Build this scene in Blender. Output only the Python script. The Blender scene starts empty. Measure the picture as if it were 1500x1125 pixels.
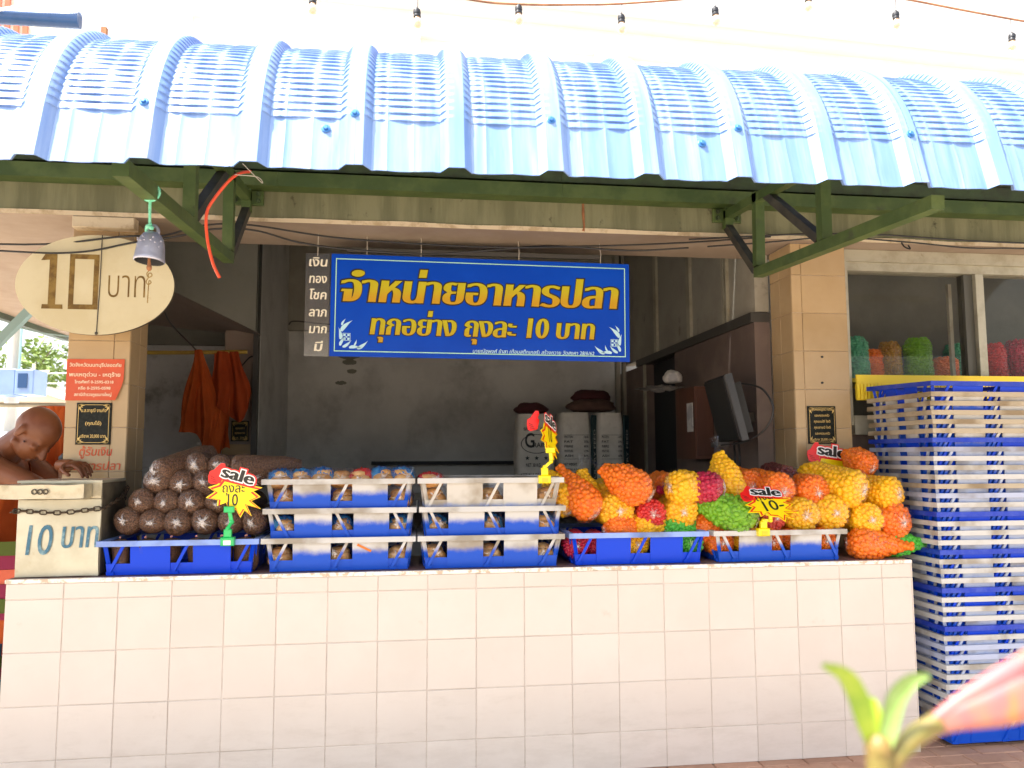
import bpy, bmesh, math, random
import numpy as np
from mathutils import Vector, Matrix, noise
from mathutils.geometry import delaunay_2d_cdt
R = math.radians
rnd = random.Random(7)
SC = bpy.context.scene
COL = SC.collection

# ------------------------------------------------------------------ camera, world, sun, exposure
cam_d = bpy.data.cameras.new('camera')
cam = bpy.data.objects.new('camera', cam_d)
COL.objects.link(cam)
yaw, pitch, roll = R(7.432), R(5.247), R(-0.201)
fw = Vector((math.sin(yaw) * math.cos(pitch), math.cos(yaw) * math.cos(pitch), math.sin(pitch)))
rt = Vector((math.cos(yaw), -math.sin(yaw), 0))
up = rt.cross(fw)
rt2 = math.cos(roll) * rt + math.sin(roll) * up
up2 = -math.sin(roll) * rt + math.cos(roll) * up
cam.matrix_world = Matrix(((rt2.x, up2.x, -fw.x, 1.525), (rt2.y, up2.y, -fw.y, -3.269), (rt2.z, up2.z, -fw.z, 1.296), (0, 0, 0, 1)))
cam_d.sensor_width = 36
cam_d.lens = 36 * 1140 / 1500
cam_d.clip_start = 0.02
cam_d.clip_end = 500
cam_d.dof.use_dof = True
cam_d.dof.focus_distance = 3.5
cam_d.dof.aperture_fstop = 4.2
SC.camera = cam

W = bpy.data.worlds.new('World')
SC.world = W
W.use_nodes = True
wn = W.node_tree
sky = wn.nodes.new('ShaderNodeTexSky')
sky.sky_type = 'NISHITA'
sky.sun_disc = False
SUN_EL, SUN_AZ = 62, 250          # azimuth in degrees clockwise from +Y (into the shop)
sky.sun_elevation = R(SUN_EL)
sky.sun_rotation = R(SUN_AZ)
sky.dust_density = 4.0
sky.air_density = 1.0
bg = wn.nodes['Background']
bg.inputs['Strength'].default_value = 0.15
hz = wn.nodes.new('ShaderNodeHueSaturation')           # thin white haze over the whole sky
hz.inputs['Saturation'].default_value = .4
wn.links.new(sky.outputs[0], hz.inputs['Color'])
wn.links.new(hz.outputs[0], bg.inputs['Color'])
sun_d = bpy.data.lights.new('sun', 'SUN')
sun_d.energy = 4.2
sun_d.angle = R(1.0)
sun_d.color = (1.0, 0.97, 0.93)
sun = bpy.data.objects.new('sun', sun_d)
COL.objects.link(sun)
ds = Vector((math.sin(R(SUN_AZ)) * math.cos(R(SUN_EL)), math.cos(R(SUN_AZ)) * math.cos(R(SUN_EL)), math.sin(R(SUN_EL))))
sun.rotation_euler = ds.to_track_quat('Z', 'Y').to_euler()
SC.view_settings.view_transform = 'Standard'
SC.view_settings.look = 'None'
SC.view_settings.exposure = 1.85
SC.view_settings.gamma = 1.0
SC.view_settings.use_curve_mapping = False
SC.cycles.max_bounces = 10
SC.cycles.diffuse_bounces = 5
SC.cycles.transparent_max_bounces = 24
SC.cycles.use_denoising = True

# ------------------------------------------------------------------ materials
MATS = {}


def _tex(nt, kind, vec, **kw):
    n = nt.nodes.new(kind)
    for k, v in kw.items():
        n.inputs[k].default_value = v
    nt.links.new(vec, n.inputs['Vector'])
    return n


def _mix(nt, fac, a, b):
    n = nt.nodes.new('ShaderNodeMix')
    n.data_type = 'RGBA'
    for s, v in ((0, fac), (6, a), (7, b)):
        if isinstance(v, (int, float)):
            n.inputs[s].default_value = v
        elif isinstance(v, tuple):
            n.inputs[s].default_value = (*v[:3], 1)
        else:
            nt.links.new(v, n.inputs[s])
    return n.outputs[2]


def _ramp(nt, src, lo, hi):
    n = nt.nodes.new('ShaderNodeMapRange')
    n.interpolation_type = 'SMOOTHSTEP'
    n.inputs[1].default_value = lo
    n.inputs[2].default_value = hi
    nt.links.new(src, n.inputs[0])
    return n.outputs[0]


def _math(nt, op, a, b=0.0):
    n = nt.nodes.new('ShaderNodeMath')
    n.operation = op
    for i, v in enumerate((a, b)):
        if isinstance(v, (int, float)):
            n.inputs[i].default_value = v
        else:
            nt.links.new(v, n.inputs[i])
    return n.outputs[0]


def coords(nt, world=False, rand=True, stretch=(1, 1, 1)):
    if world:
        g = nt.nodes.new('ShaderNodeNewGeometry')
        src = g.outputs['Position']
    else:
        g = nt.nodes.new('ShaderNodeTexCoord')
        src = g.outputs['Object']
    m = nt.nodes.new('ShaderNodeMapping')
    m.inputs['Scale'].default_value = stretch
    nt.links.new(src, m.inputs['Vector'])
    if rand and not world:
        oi = nt.nodes.new('ShaderNodeObjectInfo')
        mu = _math(nt, 'MULTIPLY', oi.outputs['Random'], 37.0)
        cb = nt.nodes.new('ShaderNodeCombineXYZ')
        for i in range(3):
            nt.links.new(mu, cb.inputs[i])
        nt.links.new(cb.outputs[0], m.inputs['Location'])
    return m.outputs[0], src


def mat(name, c1, c2=None, scale=6, lo=.4, hi=.62, rough=.6, metal=0, spec=.5, bump=0, bscale=60, stretch=(1, 1, 1), world=False,
        c3=None, scale3=2.0, lo3=.55, hi3=.7, tint=0.0, voro=False, coat=0, stretch3=None, trans=0, emit=0, foot=0):
    """Principled material: base colour c1 mottled with c2, stained with c3, bumped by fine noise."""
    m = bpy.data.materials.new(name)
    m.use_nodes = True
    nt = m.node_tree
    b = nt.nodes['Principled BSDF']
    b.inputs['Roughness'].default_value = rough
    b.inputs['Metallic'].default_value = metal
    b.inputs['Specular IOR Level'].default_value = spec
    b.inputs['Coat Weight'].default_value = coat
    b.inputs['Transmission Weight'].default_value = trans
    v, src = coords(nt, world, True, stretch)
    col = None
    if c2:
        n = _tex(nt, 'ShaderNodeTexNoise', v, Scale=scale, Detail=7.0, Roughness=.62)
        col = _mix(nt, _ramp(nt, n.outputs[0], lo, hi), c1, c2)
    if c3:
        v3 = coords(nt, world, True, stretch3 or stretch)[0]
        n = _tex(nt, 'ShaderNodeTexNoise', v3, Scale=scale3, Detail=8.0, Roughness=.68)
        col = _mix(nt, _ramp(nt, n.outputs[0], lo3, hi3), col if col else c1, c3)
    if tint:
        oi = nt.nodes.new('ShaderNodeObjectInfo')
        h = nt.nodes.new('ShaderNodeHueSaturation')
        f = _math(nt, 'MULTIPLY_ADD', oi.outputs['Random'], tint)
        f.node.inputs[2].default_value = 1 - tint / 2
        nt.links.new(f, h.inputs['Value'])
        if col:
            nt.links.new(col, h.inputs['Color'])
        else:
            h.inputs['Color'].default_value = (*c1, 1)
        col = h.outputs[0]
    if col:
        nt.links.new(col, b.inputs['Base Color'])
    else:
        b.inputs['Base Color'].default_value = (*c1, 1)
    if foot:
        g_ = nt.nodes.new('ShaderNodeNewGeometry')
        sp_ = nt.nodes.new('ShaderNodeSeparateXYZ')
        nt.links.new(g_.outputs['Position'], sp_.inputs[0])
        mp_ = nt.nodes.new('ShaderNodeMapping')
        mp_.inputs['Scale'].default_value = (1, 1, 3.5)
        nt.links.new(g_.outputs['Position'], mp_.inputs['Vector'])
        n_ = _tex(nt, 'ShaderNodeTexNoise', mp_.outputs[0], Scale=5.0, Detail=9.0, Roughness=.72)
        zz = _math(nt, 'MULTIPLY', _ramp(nt, sp_.outputs[2], .55, .0), .22)
        f_ = _ramp(nt, _math(nt, 'ADD', n_.outputs[0], zz), .60, .86)
        col = _mix(nt, _math(nt, 'MULTIPLY', f_, foot), col, (.30, .23, .17))
        nt.links.new(col, b.inputs['Base Color'])
    if bump:
        if voro:
            n = _tex(nt, 'ShaderNodeTexVoronoi', v, Scale=bscale)
        else:
            n = _tex(nt, 'ShaderNodeTexNoise', v, Scale=bscale, Detail=4.0)
        bp = nt.nodes.new('ShaderNodeBump')
        bp.inputs['Strength'].default_value = bump
        bp.inputs['Distance'].default_value = .004
        nt.links.new(n.outputs[0], bp.inputs['Height'])
        nt.links.new(bp.outputs[0], b.inputs['Normal'])
    if emit:
        b.inputs['Emission Strength'].default_value = emit
    MATS[name] = m
    return m


def film_mat(name, tint=(1, 1, 1), haze=.05, edge=.5, rough=.12, bump=.5, bscale=45, shiny=1.0):
    """Thin clear plastic film: transparent, a little milky, glossy at grazing angles and on its wrinkles."""
    m = bpy.data.materials.new(name)
    m.use_nodes = True
    nt = m.node_tree
    b = nt.nodes['Principled BSDF']
    b.inputs['Base Color'].default_value = (*tint, 1)
    b.inputs['Roughness'].default_value = rough
    b.inputs['Specular IOR Level'].default_value = .9
    b.inputs['Metallic'].default_value = shiny
    tr = nt.nodes.new('ShaderNodeBsdfTransparent')
    tr.inputs[0].default_value = (.97, .97, .97, 1)
    mx = nt.nodes.new('ShaderNodeMixShader')
    lw = nt.nodes.new('ShaderNodeLayerWeight')
    v, _ = coords(nt, False, True)
    n = _tex(nt, 'ShaderNodeTexNoise', v, Scale=bscale, Detail=3.0, Distortion=1.5)
    bp = nt.nodes.new('ShaderNodeBump')
    bp.inputs['Strength'].default_value = bump
    bp.inputs['Distance'].default_value = .01
    nt.links.new(n.outputs[0], bp.inputs['Height'])
    nt.links.new(bp.outputs[0], b.inputs['Normal'])
    nt.links.new(bp.outputs[0], lw.inputs['Normal'])
    lw.inputs['Blend'].default_value = .25
    f = _math(nt, 'MULTIPLY', lw.outputs['Fresnel'], edge)
    f = _math(nt, 'ADD', f, haze)
    nt.links.new(f, mx.inputs[0])
    nt.links.new(tr.outputs[0], mx.inputs[1])
    nt.links.new(b.outputs[0], mx.inputs[2])
    nt.links.new(mx.outputs[0], nt.nodes['Material Output'].inputs['Surface'])
    MATS[name] = m
    return m


def crate_mat(name, blue, worn, amount, zlo, zhi):
    """Plastic crate: blue rubbed pale where crates scrape, most towards the rim."""
    m = bpy.data.materials.new(name)
    m.use_nodes = True
    nt = m.node_tree
    b = nt.nodes['Principled BSDF']
    b.inputs['Roughness'].default_value = .45
    b.inputs['Specular IOR Level'].default_value = .22
    v, src = coords(nt, False, True, (1, 1, 1))
    sp = nt.nodes.new('ShaderNodeSeparateXYZ')
    nt.links.new(src, sp.inputs[0])
    n = _tex(nt, 'ShaderNodeTexNoise', v, Scale=14.0, Detail=8.0, Roughness=.7)
    n2 = _tex(nt, 'ShaderNodeTexNoise', v, Scale=5.0, Detail=4.0)
    z = _ramp(nt, sp.outputs[2], zlo, zhi)
    f = _math(nt, 'ADD', _math(nt, 'MULTIPLY', z, amount), _math(nt, 'MULTIPLY', n.outputs[0], amount * .9))
    f = _ramp(nt, f, .45, 1.0)
    dirt = _mix(nt, _ramp(nt, n2.outputs[0], .46, .66), worn, (worn[0] * .58, worn[1] * .52, worn[2] * .44))
    col = _mix(nt, f, blue, dirt)
    nt.links.new(col, b.inputs['Base Color'])
    rr = _ramp(nt, f, 0, 1)
    nt.links.new(_math(nt, 'MULTIPLY_ADD', rr, .4), b.inputs['Roughness'])
    b.inputs['Roughness'].links[0].from_node.inputs[2].default_value = .35
    MATS[name] = m
    return m


mat('cream_tile', (.60, .525, .465), (.63, .56, .50), 2.5, .35, .7, rough=.22, tint=.05, c3=(.47, .385, .315), scale3=7, lo3=.62, hi3=.85, bump=.06, bscale=9, foot=.16)
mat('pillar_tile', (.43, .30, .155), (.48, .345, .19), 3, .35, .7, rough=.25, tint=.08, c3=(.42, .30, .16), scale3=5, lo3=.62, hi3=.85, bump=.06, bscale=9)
mat('grout', (.64, .56, .49), (.50, .42, .35), 14, .4, .65, rough=.9, bump=.2, foot=.6)
mat('counter_top', (.20, .10, .085), (.30, .17, .13), 9, .4, .65, rough=.4, bump=.1)
mat('worn_plaster', (.82, .78, .68), (.55, .42, .3), 40, .5, .62, rough=.8)
mat('concrete', (.135, .138, .075), (.21, .21, .12), 5, .38, .62, rough=.85, bump=.4, bscale=30, stretch=(2.2, 1, .25), c3=(.035, .032, .018), scale3=11, lo3=.60, hi3=.72, stretch3=(1, 1, .7))
mat('soffit_paint', (.36, .285, .215), (.30, .23, .17), 3, .35, .65, rough=.8, bump=.15, bscale=20, c3=(.30, .22, .15), scale3=6, lo3=.62, hi3=.75)
mat('soffit_edge', (.66, .55, .38), (.45, .34, .2), 12, .45, .65, rough=.8, bump=.3)
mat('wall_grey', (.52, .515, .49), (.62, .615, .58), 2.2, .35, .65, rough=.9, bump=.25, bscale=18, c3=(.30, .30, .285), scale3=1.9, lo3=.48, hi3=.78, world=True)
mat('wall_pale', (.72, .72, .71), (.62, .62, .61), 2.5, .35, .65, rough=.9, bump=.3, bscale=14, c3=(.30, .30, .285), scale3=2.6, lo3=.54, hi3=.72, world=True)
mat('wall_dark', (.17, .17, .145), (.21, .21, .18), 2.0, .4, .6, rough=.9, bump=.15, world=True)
mat('wall_brown', (.19, .14, .115), (.14, .10, .085), 2.4, .4, .6, rough=.7, bump=.1, world=True)
mat('panel_beige', (.36, .34, .28), (.28, .26, .21), 2.4, .4, .65, rough=.75, world=True, c3=(.09, .08, .06), scale3=3, lo3=.6, hi3=.75)
mat('stair_plaster', (.36, .28, .235), (.30, .23, .19), 2.0, .4, .6, rough=.9, bump=.15, world=True)
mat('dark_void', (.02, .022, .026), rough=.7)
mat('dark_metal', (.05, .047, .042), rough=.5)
mat('alu', (.48, .46, .36), (.38, .35, .26), 8, .4, .65, rough=.42, metal=.35, c3=(.22, .18, .1), scale3=14, lo3=.64, hi3=.75)
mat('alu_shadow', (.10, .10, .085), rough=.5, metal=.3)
mat('green_paint', (.05, .085, .022), (.085, .125, .035), 7, .4, .65, rough=.5, bump=.2, bscale=30, c3=(.05, .06, .03), scale3=10, lo3=.6, hi3=.72)
mat('green_dirty', (.045, .075, .03), (.03, .04, .02), 7, .4, .65, rough=.6, bump=.25, bscale=30)
mat('black_steel', (.035, .033, .028), (.06, .055, .04), 9, rough=.6)
mat('roof_blue', (.10, .19, .42), (.15, .25, .48), 4.0, .3, .7, rough=.42, metal=.05, spec=.5, stretch=(5.0, .9, .5), world=True, c3=(.25, .34, .52), scale3=3.2, lo3=.45, hi3=.75, stretch3=(7.0, .5, .35), bump=.05, bscale=20)
mat('screw_blue', (.04, .16, .42), rough=.4, metal=.4)
mat('sign_blue', (.001, .055, .48), (.002, .065, .52), 2, rough=.35, spec=.25)
mat('sign_line', (.45, .82, .55), rough=.4)
mat('ornament', (.50, .78, .92), rough=.4)
mat('letter_dark', (.012, .012, .008), rough=.5)
mat('cream_letter', (.80, .76, .62), rough=.5)
mat('oval_board', (.62, .56, .37), (.57, .50, .31), 4, .4, .65, rough=.6, c3=(.55, .44, .24), scale3=7, lo3=.6, hi3=.75)
mat('gold_paint', (.13, .07, .008), (.24, .15, .03), 22, .38, .62, rough=.6)
mat('red_vinyl', (.58, .075, .02), (.66, .10, .03), 3, rough=.35)
mat('pale_print', (.85, .70, .5), rough=.5)
mat('granite', (.010, .012, .010), (.018, .020, .016), 60, rough=.35, spec=.15)
mat('gold_print', (.62, .43, .14), rough=.4, metal=.2)
mat('red_paint', (.50, .05, .012), (.58, .10, .03), 12, rough=.6)
mat('tin', (.52, .50, .39), (.42, .39, .29), 5, .36, .66, rough=.38, metal=.45, bump=.25, bscale=10, c3=(.32, .24, .13), scale3=7, lo3=.6, hi3=.75)
mat('tin_lid', (.50, .45, .33), (.34, .29, .19), 9, .4, .65, rough=.36, metal=.5, bump=.6, bscale=14)
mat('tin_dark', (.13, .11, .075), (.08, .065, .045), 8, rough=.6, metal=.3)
mat('blue_ink', (.035, .13, .20), (.22, .34, .36), 26, .46, .7, rough=.6)
mat('rust_chain', (.10, .07, .045), (.05, .035, .025), 30, rough=.6, metal=.6, bump=.4)
mat('pellets', (.058, .023, .009), (.17, .078, .036), 150, .4, .62, rough=.75, bump=1.0, bscale=170, voro=True)
mat('milky', (.78, .70, .66), rough=.25, spec=.8)
mat('pink_tie', (.72, .32, .25), rough=.5)
for nm, c, d in (('yellow', (.90, .50, .002), (.86, .42, .002)), ('orange', (.86, .20, .003), (.80, .145, .002)), ('red', (.60, .012, .010), (.50, .006, .006)),
                 ('magenta', (.50, .006, .05), (.38, .004, .035)), ('green', (.19, .42, .015), (.13, .34, .01)), ('leaf_green', (.09, .50, .045), (.06, .42, .03)),
                 ('pink', (.82, .12, .08), (.75, .07, .05)), ('teal', (.10, .42, .22), (.07, .32, .18)), ('mustard', (.45, .24, .02), (.36, .17, .015)), ('maroon', (.14, .02, .016), (.10, .012, .01))):
    mat('puff_' + nm, c, d, 30, .35, .65, rough=.5, tint=.12)
mat('bread', (.78, .34, .075), (.88, .52, .19), 16, .38, .62, rough=.55, c3=(.36, .12, .025), scale3=10, lo3=.54, hi3=.7, tint=.3, bump=.15, bscale=40)
mat('blue_print', (.02, .13, .42), (.05, .30, .62), 24, .45, .6, rough=.2, spec=.8, bump=.8, bscale=50)
mat('red_print', (.65, .04, .03), rough=.25)
mat('sale_red', (.80, .012, .008), rough=.35)
mat('sale_yellow', (.95, .72, .0), rough=.35)
mat('sale_gold', (.92, .50, .01), rough=.4)
mat('white_print', (.86, .84, .80), rough=.4)
mat('clip_green', (.01, .48, .12), rough=.3, coat=.3)
mat('clip_yellow', (.90, .70, .0), rough=.3, coat=.3)
mat('sack', (.66, .63, .56), (.58, .55, .48), 6, rough=.8, bump=.5, bscale=24, c3=(.56, .53, .46), scale3=30, lo3=.5, hi3=.7)
mat('sack_band', (.012, .04, .045), rough=.6)
mat('sack_print', (.03, .035, .035), rough=.7)
mat('maroon_cloth', (.06, .012, .014), rough=.9)
mat('brown_cloth', (.13, .07, .05), (.08, .04, .03), 5, rough=.9)
mat('robe', (.48, .095, .020), (.40, .072, .014), 5, rough=.85, bump=.2, bscale=200, spec=.15)
mat('robe_dark', (.32, .050, .012), (.26, .038, .009), 5, rough=.85, bump=.2, bscale=200, spec=.15)
mat('skin', (.20, .068, .026), (.165, .052, .020), 9, .4, .65, rough=.45, spec=.4, bump=.12, bscale=90, world=True)
mat('dark_skin_mark', (.05, .015, .01), rough=.6)
mat('black_plastic', (.015, .015, .017), rough=.35)
mat('tv_grey', (.022, .021, .020), (.016, .015, .014), 5, rough=.4, spec=.2)
mat('brown_wood', (.13, .045, .022), (.09, .03, .015), 6, rough=.5, stretch=(1, 1, .2))
mat('paper', (.62, .60, .56), (.40, .39, .40), 12, .45, .6, rough=.8)
mat('bell_metal', (.46, .47, .56), (.34, .35, .42), 9, .4, .65, rough=.42, metal=.65, bump=.3, bscale=40)
mat('bell_inside', (.03, .03, .033), rough=.6)
mat('rope_green', (.15, .62, .40), (.30, .75, .55), 90, rough=.7, bump=.4, bscale=200)
mat('red_wire', (.78, .09, .035), rough=.45)
mat('cable_black', (.012, .012, .012), rough=.5)
mat('wire_pale', (.6, .56, .48), rough=.5, metal=.4)
mat('bottle_green', (.02, .25, .10), rough=.3)
mat('bottle_blue', (.05, .16, .30), rough=.3)
mat('yellow_pole', (.50, .34, .05), (.35, .22, .04), 9, rough=.5)
mat('meter_grey', (.25, .25, .26), rough=.4)
mat('white_wall', (.82, .82, .82), (.78, .77, .76), 1.2, rough=.8, world=True)
mat('white_trim', (.72, .70, .68), rough=.8)
mat('temple_red', (.62, .10, .03), (.5, .07, .02), 4, rough=.5)
mat('temple_trim', (.48, .44, .36), rough=.6)
mat('pipe_blue', (.02, .07, .19), (.03, .09, .24), 3, rough=.35)
mat('rust', (.35, .15, .06), (.22, .09, .04), 9, rough=.8)
mat('box_blue', (.15, .22, .36), (.13, .19, .32), 3, rough=.5)
mat('box_dark', (.02, .05, .12), rough=.4, spec=.2)
mat('tarp', (.82, .82, .83), (.74, .76, .80), 2, rough=.6)
mat('teal_steel', (.22, .34, .34), rough=.5)
mat('leaf', (.10, .16, .025), (.16, .23, .04), 3, rough=.6, tint=.5)
mat('bark', (.12, .09, .06), (.08, .06, .04), 9, rough=.9, bump=.4)
mat('ground_far', (.42, .34, .26), (.36, .29, .21), 3, rough=.9, world=True)
mat('paver', (.44, .25, .165), (.37, .20, .13), 9, .4, .65, rough=.8, tint=.2, bump=.3, bscale=40)
mat('yellow_plastic', (.95, .70, .03), rough=.4)
mat('floor_in', (.14, .12, .10), (.1, .09, .08), 3, rough=.5)
mat('tape_orange', (.62, .16, .01), rough=.5)
mat('stripe_pink', (.24, .012, .05), rough=.8)
mat('stripe_green', (.075, .10, .006), rough=.8)
mat('stripe_blue', (.008, .09, .18), rough=.8)
mat('bulb_amber', (.85, .55, .32), rough=.08, spec=.8, trans=.3)
mat('plant_green', (.24, .33, .015), (.15, .26, .01), 30, rough=.4)
mat('plant_pale', (.22, .34, .10), (.17, .28, .06), 30, rough=.4)
mat('plant_stem', (.19, .12, .03), (.12, .11, .02), 40, rough=.5)
mat('plant_pink', (.30, .085, .085), (.28, .11, .085), 25, rough=.5, c3=(.42, .16, .02), scale3=22, lo3=.52, hi3=.7)
mat('plant_magenta', (.38, .012, .15), rough=.4)
film_mat('film', haze=.006, edge=.15, rough=.09, bump=.8)
film_mat('film_bread', haze=.045, edge=.34, bump=.9, bscale=55)
film_mat('film_dark', haze=.012, edge=.14, bump=.8, bscale=50)
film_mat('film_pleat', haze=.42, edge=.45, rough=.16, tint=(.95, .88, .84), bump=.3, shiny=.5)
film_mat('film_pleat_soft', haze=.16, edge=.4, rough=.14, tint=(.98, .93, .88), bump=.3, shiny=.7)
film_mat('bottle_film', haze=.14, edge=.5, rough=.05, tint=(.8, .9, .95), bump=.1)
film_mat('acrylic', haze=.16, edge=.3, rough=.3, tint=(.75, .70, .62), bump=.02)
film_mat('window_glass', haze=.02, edge=.30, rough=.03, tint=(.45, .46, .42), bump=.015, bscale=2)
BLUE, WORN = (.008, .075, .50), (.55, .54, .52)
crate_mat('crate_new', (.001, .050, .60), (.32, .42, .75), .35, .08, .15)
crate_mat('crate_new_rim', (.03, .11, .60), (.30, .42, .80), .62, .0, .08)
crate_mat('crate_blue_rim', (.006, .035, .42), (.30, .38, .7), .38, .0, .1)
crate_mat('crate_worn', BLUE, WORN, .78, .045, .115)
crate_mat('crate_worn_rim', (.22, .26, .46), WORN, 1.25, .0, .03)
crate_mat('crate_brown_rim', (.22, .22, .32), (.44, .37, .27), 1.25, .0, .03)
crate_mat('crate_lilac', BLUE, (.42, .47, .60), .70, .03, .12)
crate_mat('crate_pale', (.25, .32, .6), (.56, .53, .48), 1.15, .0, .08)
crate_mat('crate_lilac_rim', (.10, .18, .55), (.44, .48, .62), .95, .0, .06)


# gold print that runs from yellow at the letter tops to orange at their feet (as printed on the banner)
def gold_letters(name):
    m = bpy.data.materials.new(name)
    m.use_nodes = True
    nt = m.node_tree
    tc = nt.nodes.new('ShaderNodeTexCoord')
    sp = nt.nodes.new('ShaderNodeSeparateXYZ')
    nt.links.new(tc.outputs['Generated'], sp.inputs[0])
    col = _mix(nt, _ramp(nt, sp.outputs[2], .1, .55), (.54, .30, .006), (.50, .43, .006))
    nt.links.new(col, nt.nodes['Principled BSDF'].inputs['Base Color'])
    nt.nodes['Principled BSDF'].inputs['Roughness'].default_value = .4
    MATS[name] = m


gold_letters('banner_gold')

# ------------------------------------------------------------------ object helpers
ORG = {}


def tag(o, label=None, cat=None, group=None, kind=None):
    for k, v in (('label', label), ('category', cat), ('group', group), ('kind', kind)):
        if v:
            o[k] = v
    return o


def thing(name, label, cat, loc=(0, 0, 0), group=None, kind=None):
    o = bpy.data.objects.new(name, None)
    COL.objects.link(o)
    o.location = loc
    o.empty_display_size = .05
    ORG[o.name] = Vector(loc)
    return tag(o, label, cat, group, kind or 'thing')


def link(name, me, parent=None, loc=(0, 0, 0)):
    o = bpy.data.objects.new(name, me)
    COL.objects.link(o)
    o.location = loc
    if parent is not None:
        o.parent = parent
        ORG[o.name] = ORG.get(parent.name, Vector((0, 0, 0)))
    return o


def copy_tree(o, parent=None):
    c = o.copy()
    COL.objects.link(c)
    if parent is not None:
        c.parent = parent
        c.matrix_parent_inverse = o.matrix_parent_inverse.copy()
    for ch in o.children:
        copy_tree(ch, c)
    return c


def set_mat(o, names):
    """Give the object its own materials on shared mesh data."""
    for i, n in enumerate(names):
        o.material_slots[i].link = 'OBJECT'
        o.material_slots[i].material = MATS[n]


class MB:
    def __init__(s):
        s.v, s.f, s.m = [], [], []

    def add(s, vs, fs, mi=0):
        n = len(s.v)
        s.v += [tuple(p) for p in vs]
        s.f += [tuple(i + n for i in f) for f in fs]
        s.m += [mi] * len(fs)
        return s

    def box(s, x0, x1, y0, y1, z0, z1, mi=0):
        return s.add([(x, y, z) for x in (x0, x1) for y in (y0, y1) for z in (z0, z1)],
                     [(0, 1, 3, 2), (4, 6, 7, 5), (0, 4, 5, 1), (2, 3, 7, 6), (0, 2, 6, 4), (1, 5, 7, 3)], mi)

    def cbox(s, x0, x1, y0, y1, z0, z1, c=.003, mi=0):
        """Box with chamfered front (-y) edges."""
        vs = [(x0, y1, z0), (x1, y1, z0), (x1, y1, z1), (x0, y1, z1), (x0, y0 + c, z0), (x1, y0 + c, z0), (x1, y0 + c, z1), (x0, y0 + c, z1),
              (x0 + c, y0, z0 + c), (x1 - c, y0, z0 + c), (x1 - c, y0, z1 - c), (x0 + c, y0, z1 - c)]
        fs = [(0, 1, 2, 3), (8, 11, 10, 9)]
        for i in range(4):
            j = (i + 1) % 4
            fs += [(i, 4 + i, 4 + j, j), (4 + i, 8 + i, 8 + j, 4 + j)]
        return s.add(vs, fs, mi)

    def bar(s, p, q, w, h, upv=(0, 0, 1), mi=0):
        p, q, upv = Vector(p), Vector(q), Vector(upv)
        d = (q - p).normalized()
        a = d.cross(upv)
        if a.length < 1e-4:
            a = d.cross(Vector((0, 1, 0)))
        a.normalize()
        b = a.cross(d)
        vs = [e + a * (w / 2 * i) + b * (h / 2 * j) for e in (p, q) for i, j in ((-1, -1), (1, -1), (1, 1), (-1, 1))]
        return s.add(vs, [(0, 1, 2, 3), (4, 7, 6, 5), (0, 4, 5, 1), (1, 5, 6, 2), (2, 6, 7, 3), (3, 7, 4, 0)], mi)

    def tube(s, pts, r, n=8, mi=0):
        pts = [Vector(p) for p in pts]
        rr = r if isinstance(r, (list, tuple)) else [r] * len(pts)
        vs, fs = [], []
        a = None
        for i, p in enumerate(pts):
            d = (pts[min(i + 1, len(pts) - 1)] - pts[max(i - 1, 0)])
            d = d.normalized() if d.length > 1e-9 else Vector((0, 0, 1))
            if a is None:
                a = d.cross(Vector((0, 0, 1)))
                if a.length < .05:
                    a = d.cross(Vector((0, 1, 0)))
            a = (a - d * a.dot(d)).normalized()
            b = d.cross(a)
            for k in range(n):
                t = 2 * math.pi * k / n
                vs.append(p + (a * math.cos(t) + b * math.sin(t)) * rr[i])
        for i in range(len(pts) - 1):
            for k in range(n):
                j = (k + 1) % n
                fs.append((i * n + k, i * n + j, (i + 1) * n + j, (i + 1) * n + k))
        fs.append(tuple(range(n))[::-1])
        fs.append(tuple((len(pts) - 1) * n + k for k in range(n)))
        return s.add(vs, fs, mi)

    def lathe(s, prof, n=20, M=None, mi=0):
        """prof: list of (radius, height) about +Z; M places it."""
        vs, fs = [], []
        for r, h in prof:
            for k in range(n):
                t = 2 * math.pi * k / n
                vs.append(Vector((r * math.cos(t), r * math.sin(t), h)))
        if M is not None:
            vs = [M @ p for p in vs]
        for i in range(len(prof) - 1):
            for k in range(n):
                j = (k + 1) % n
                fs.append((i * n + k, i * n + j, (i + 1) * n + j, (i + 1) * n + k))
        return s.add(vs, fs, mi)

    def prism(s, poly, M, d, mi=0, mi_side=None):
        """Polygon in the local x-z plane, front face towards local -y, thickness d."""
        n = len(poly)
        vs = [M @ Vector((x, 0, z)) for x, z in poly] + [M @ Vector((x, d, z)) for x, z in poly]
        area = sum(poly[i][0] * poly[(i + 1) % n][1] - poly[(i + 1) % n][0] * poly[i][1] for i in range(n))
        fr = tuple(range(n)) if area > 0 else tuple(range(n))[::-1]
        s.add(vs, [fr], mi)
        base = len(s.v) - 2 * n
        s.f.append(tuple(i + n + base for i in fr[::-1]))
        s.m.append(mi)
        for i in range(n):
            j = (i + 1) % n
            s.f.append(tuple(base + k for k in ((i, i + n, j + n, j) if area > 0 else (j, j + n, i + n, i))))
            s.m.append(mi if mi_side is None else mi_side)
        return s

    def grid(s, rows, mi=0, wrap=False):
        nr, nc = len(rows), len(rows[0])
        fs = []
        for i in range(nr - 1):
            for k in range(nc if wrap else nc - 1):
                j = (k + 1) % nc
                fs.append((i * nc + k, i * nc + j, (i + 1) * nc + j, (i + 1) * nc + k))
        return s.add([p for r in rows for p in r], fs, mi)

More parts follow.
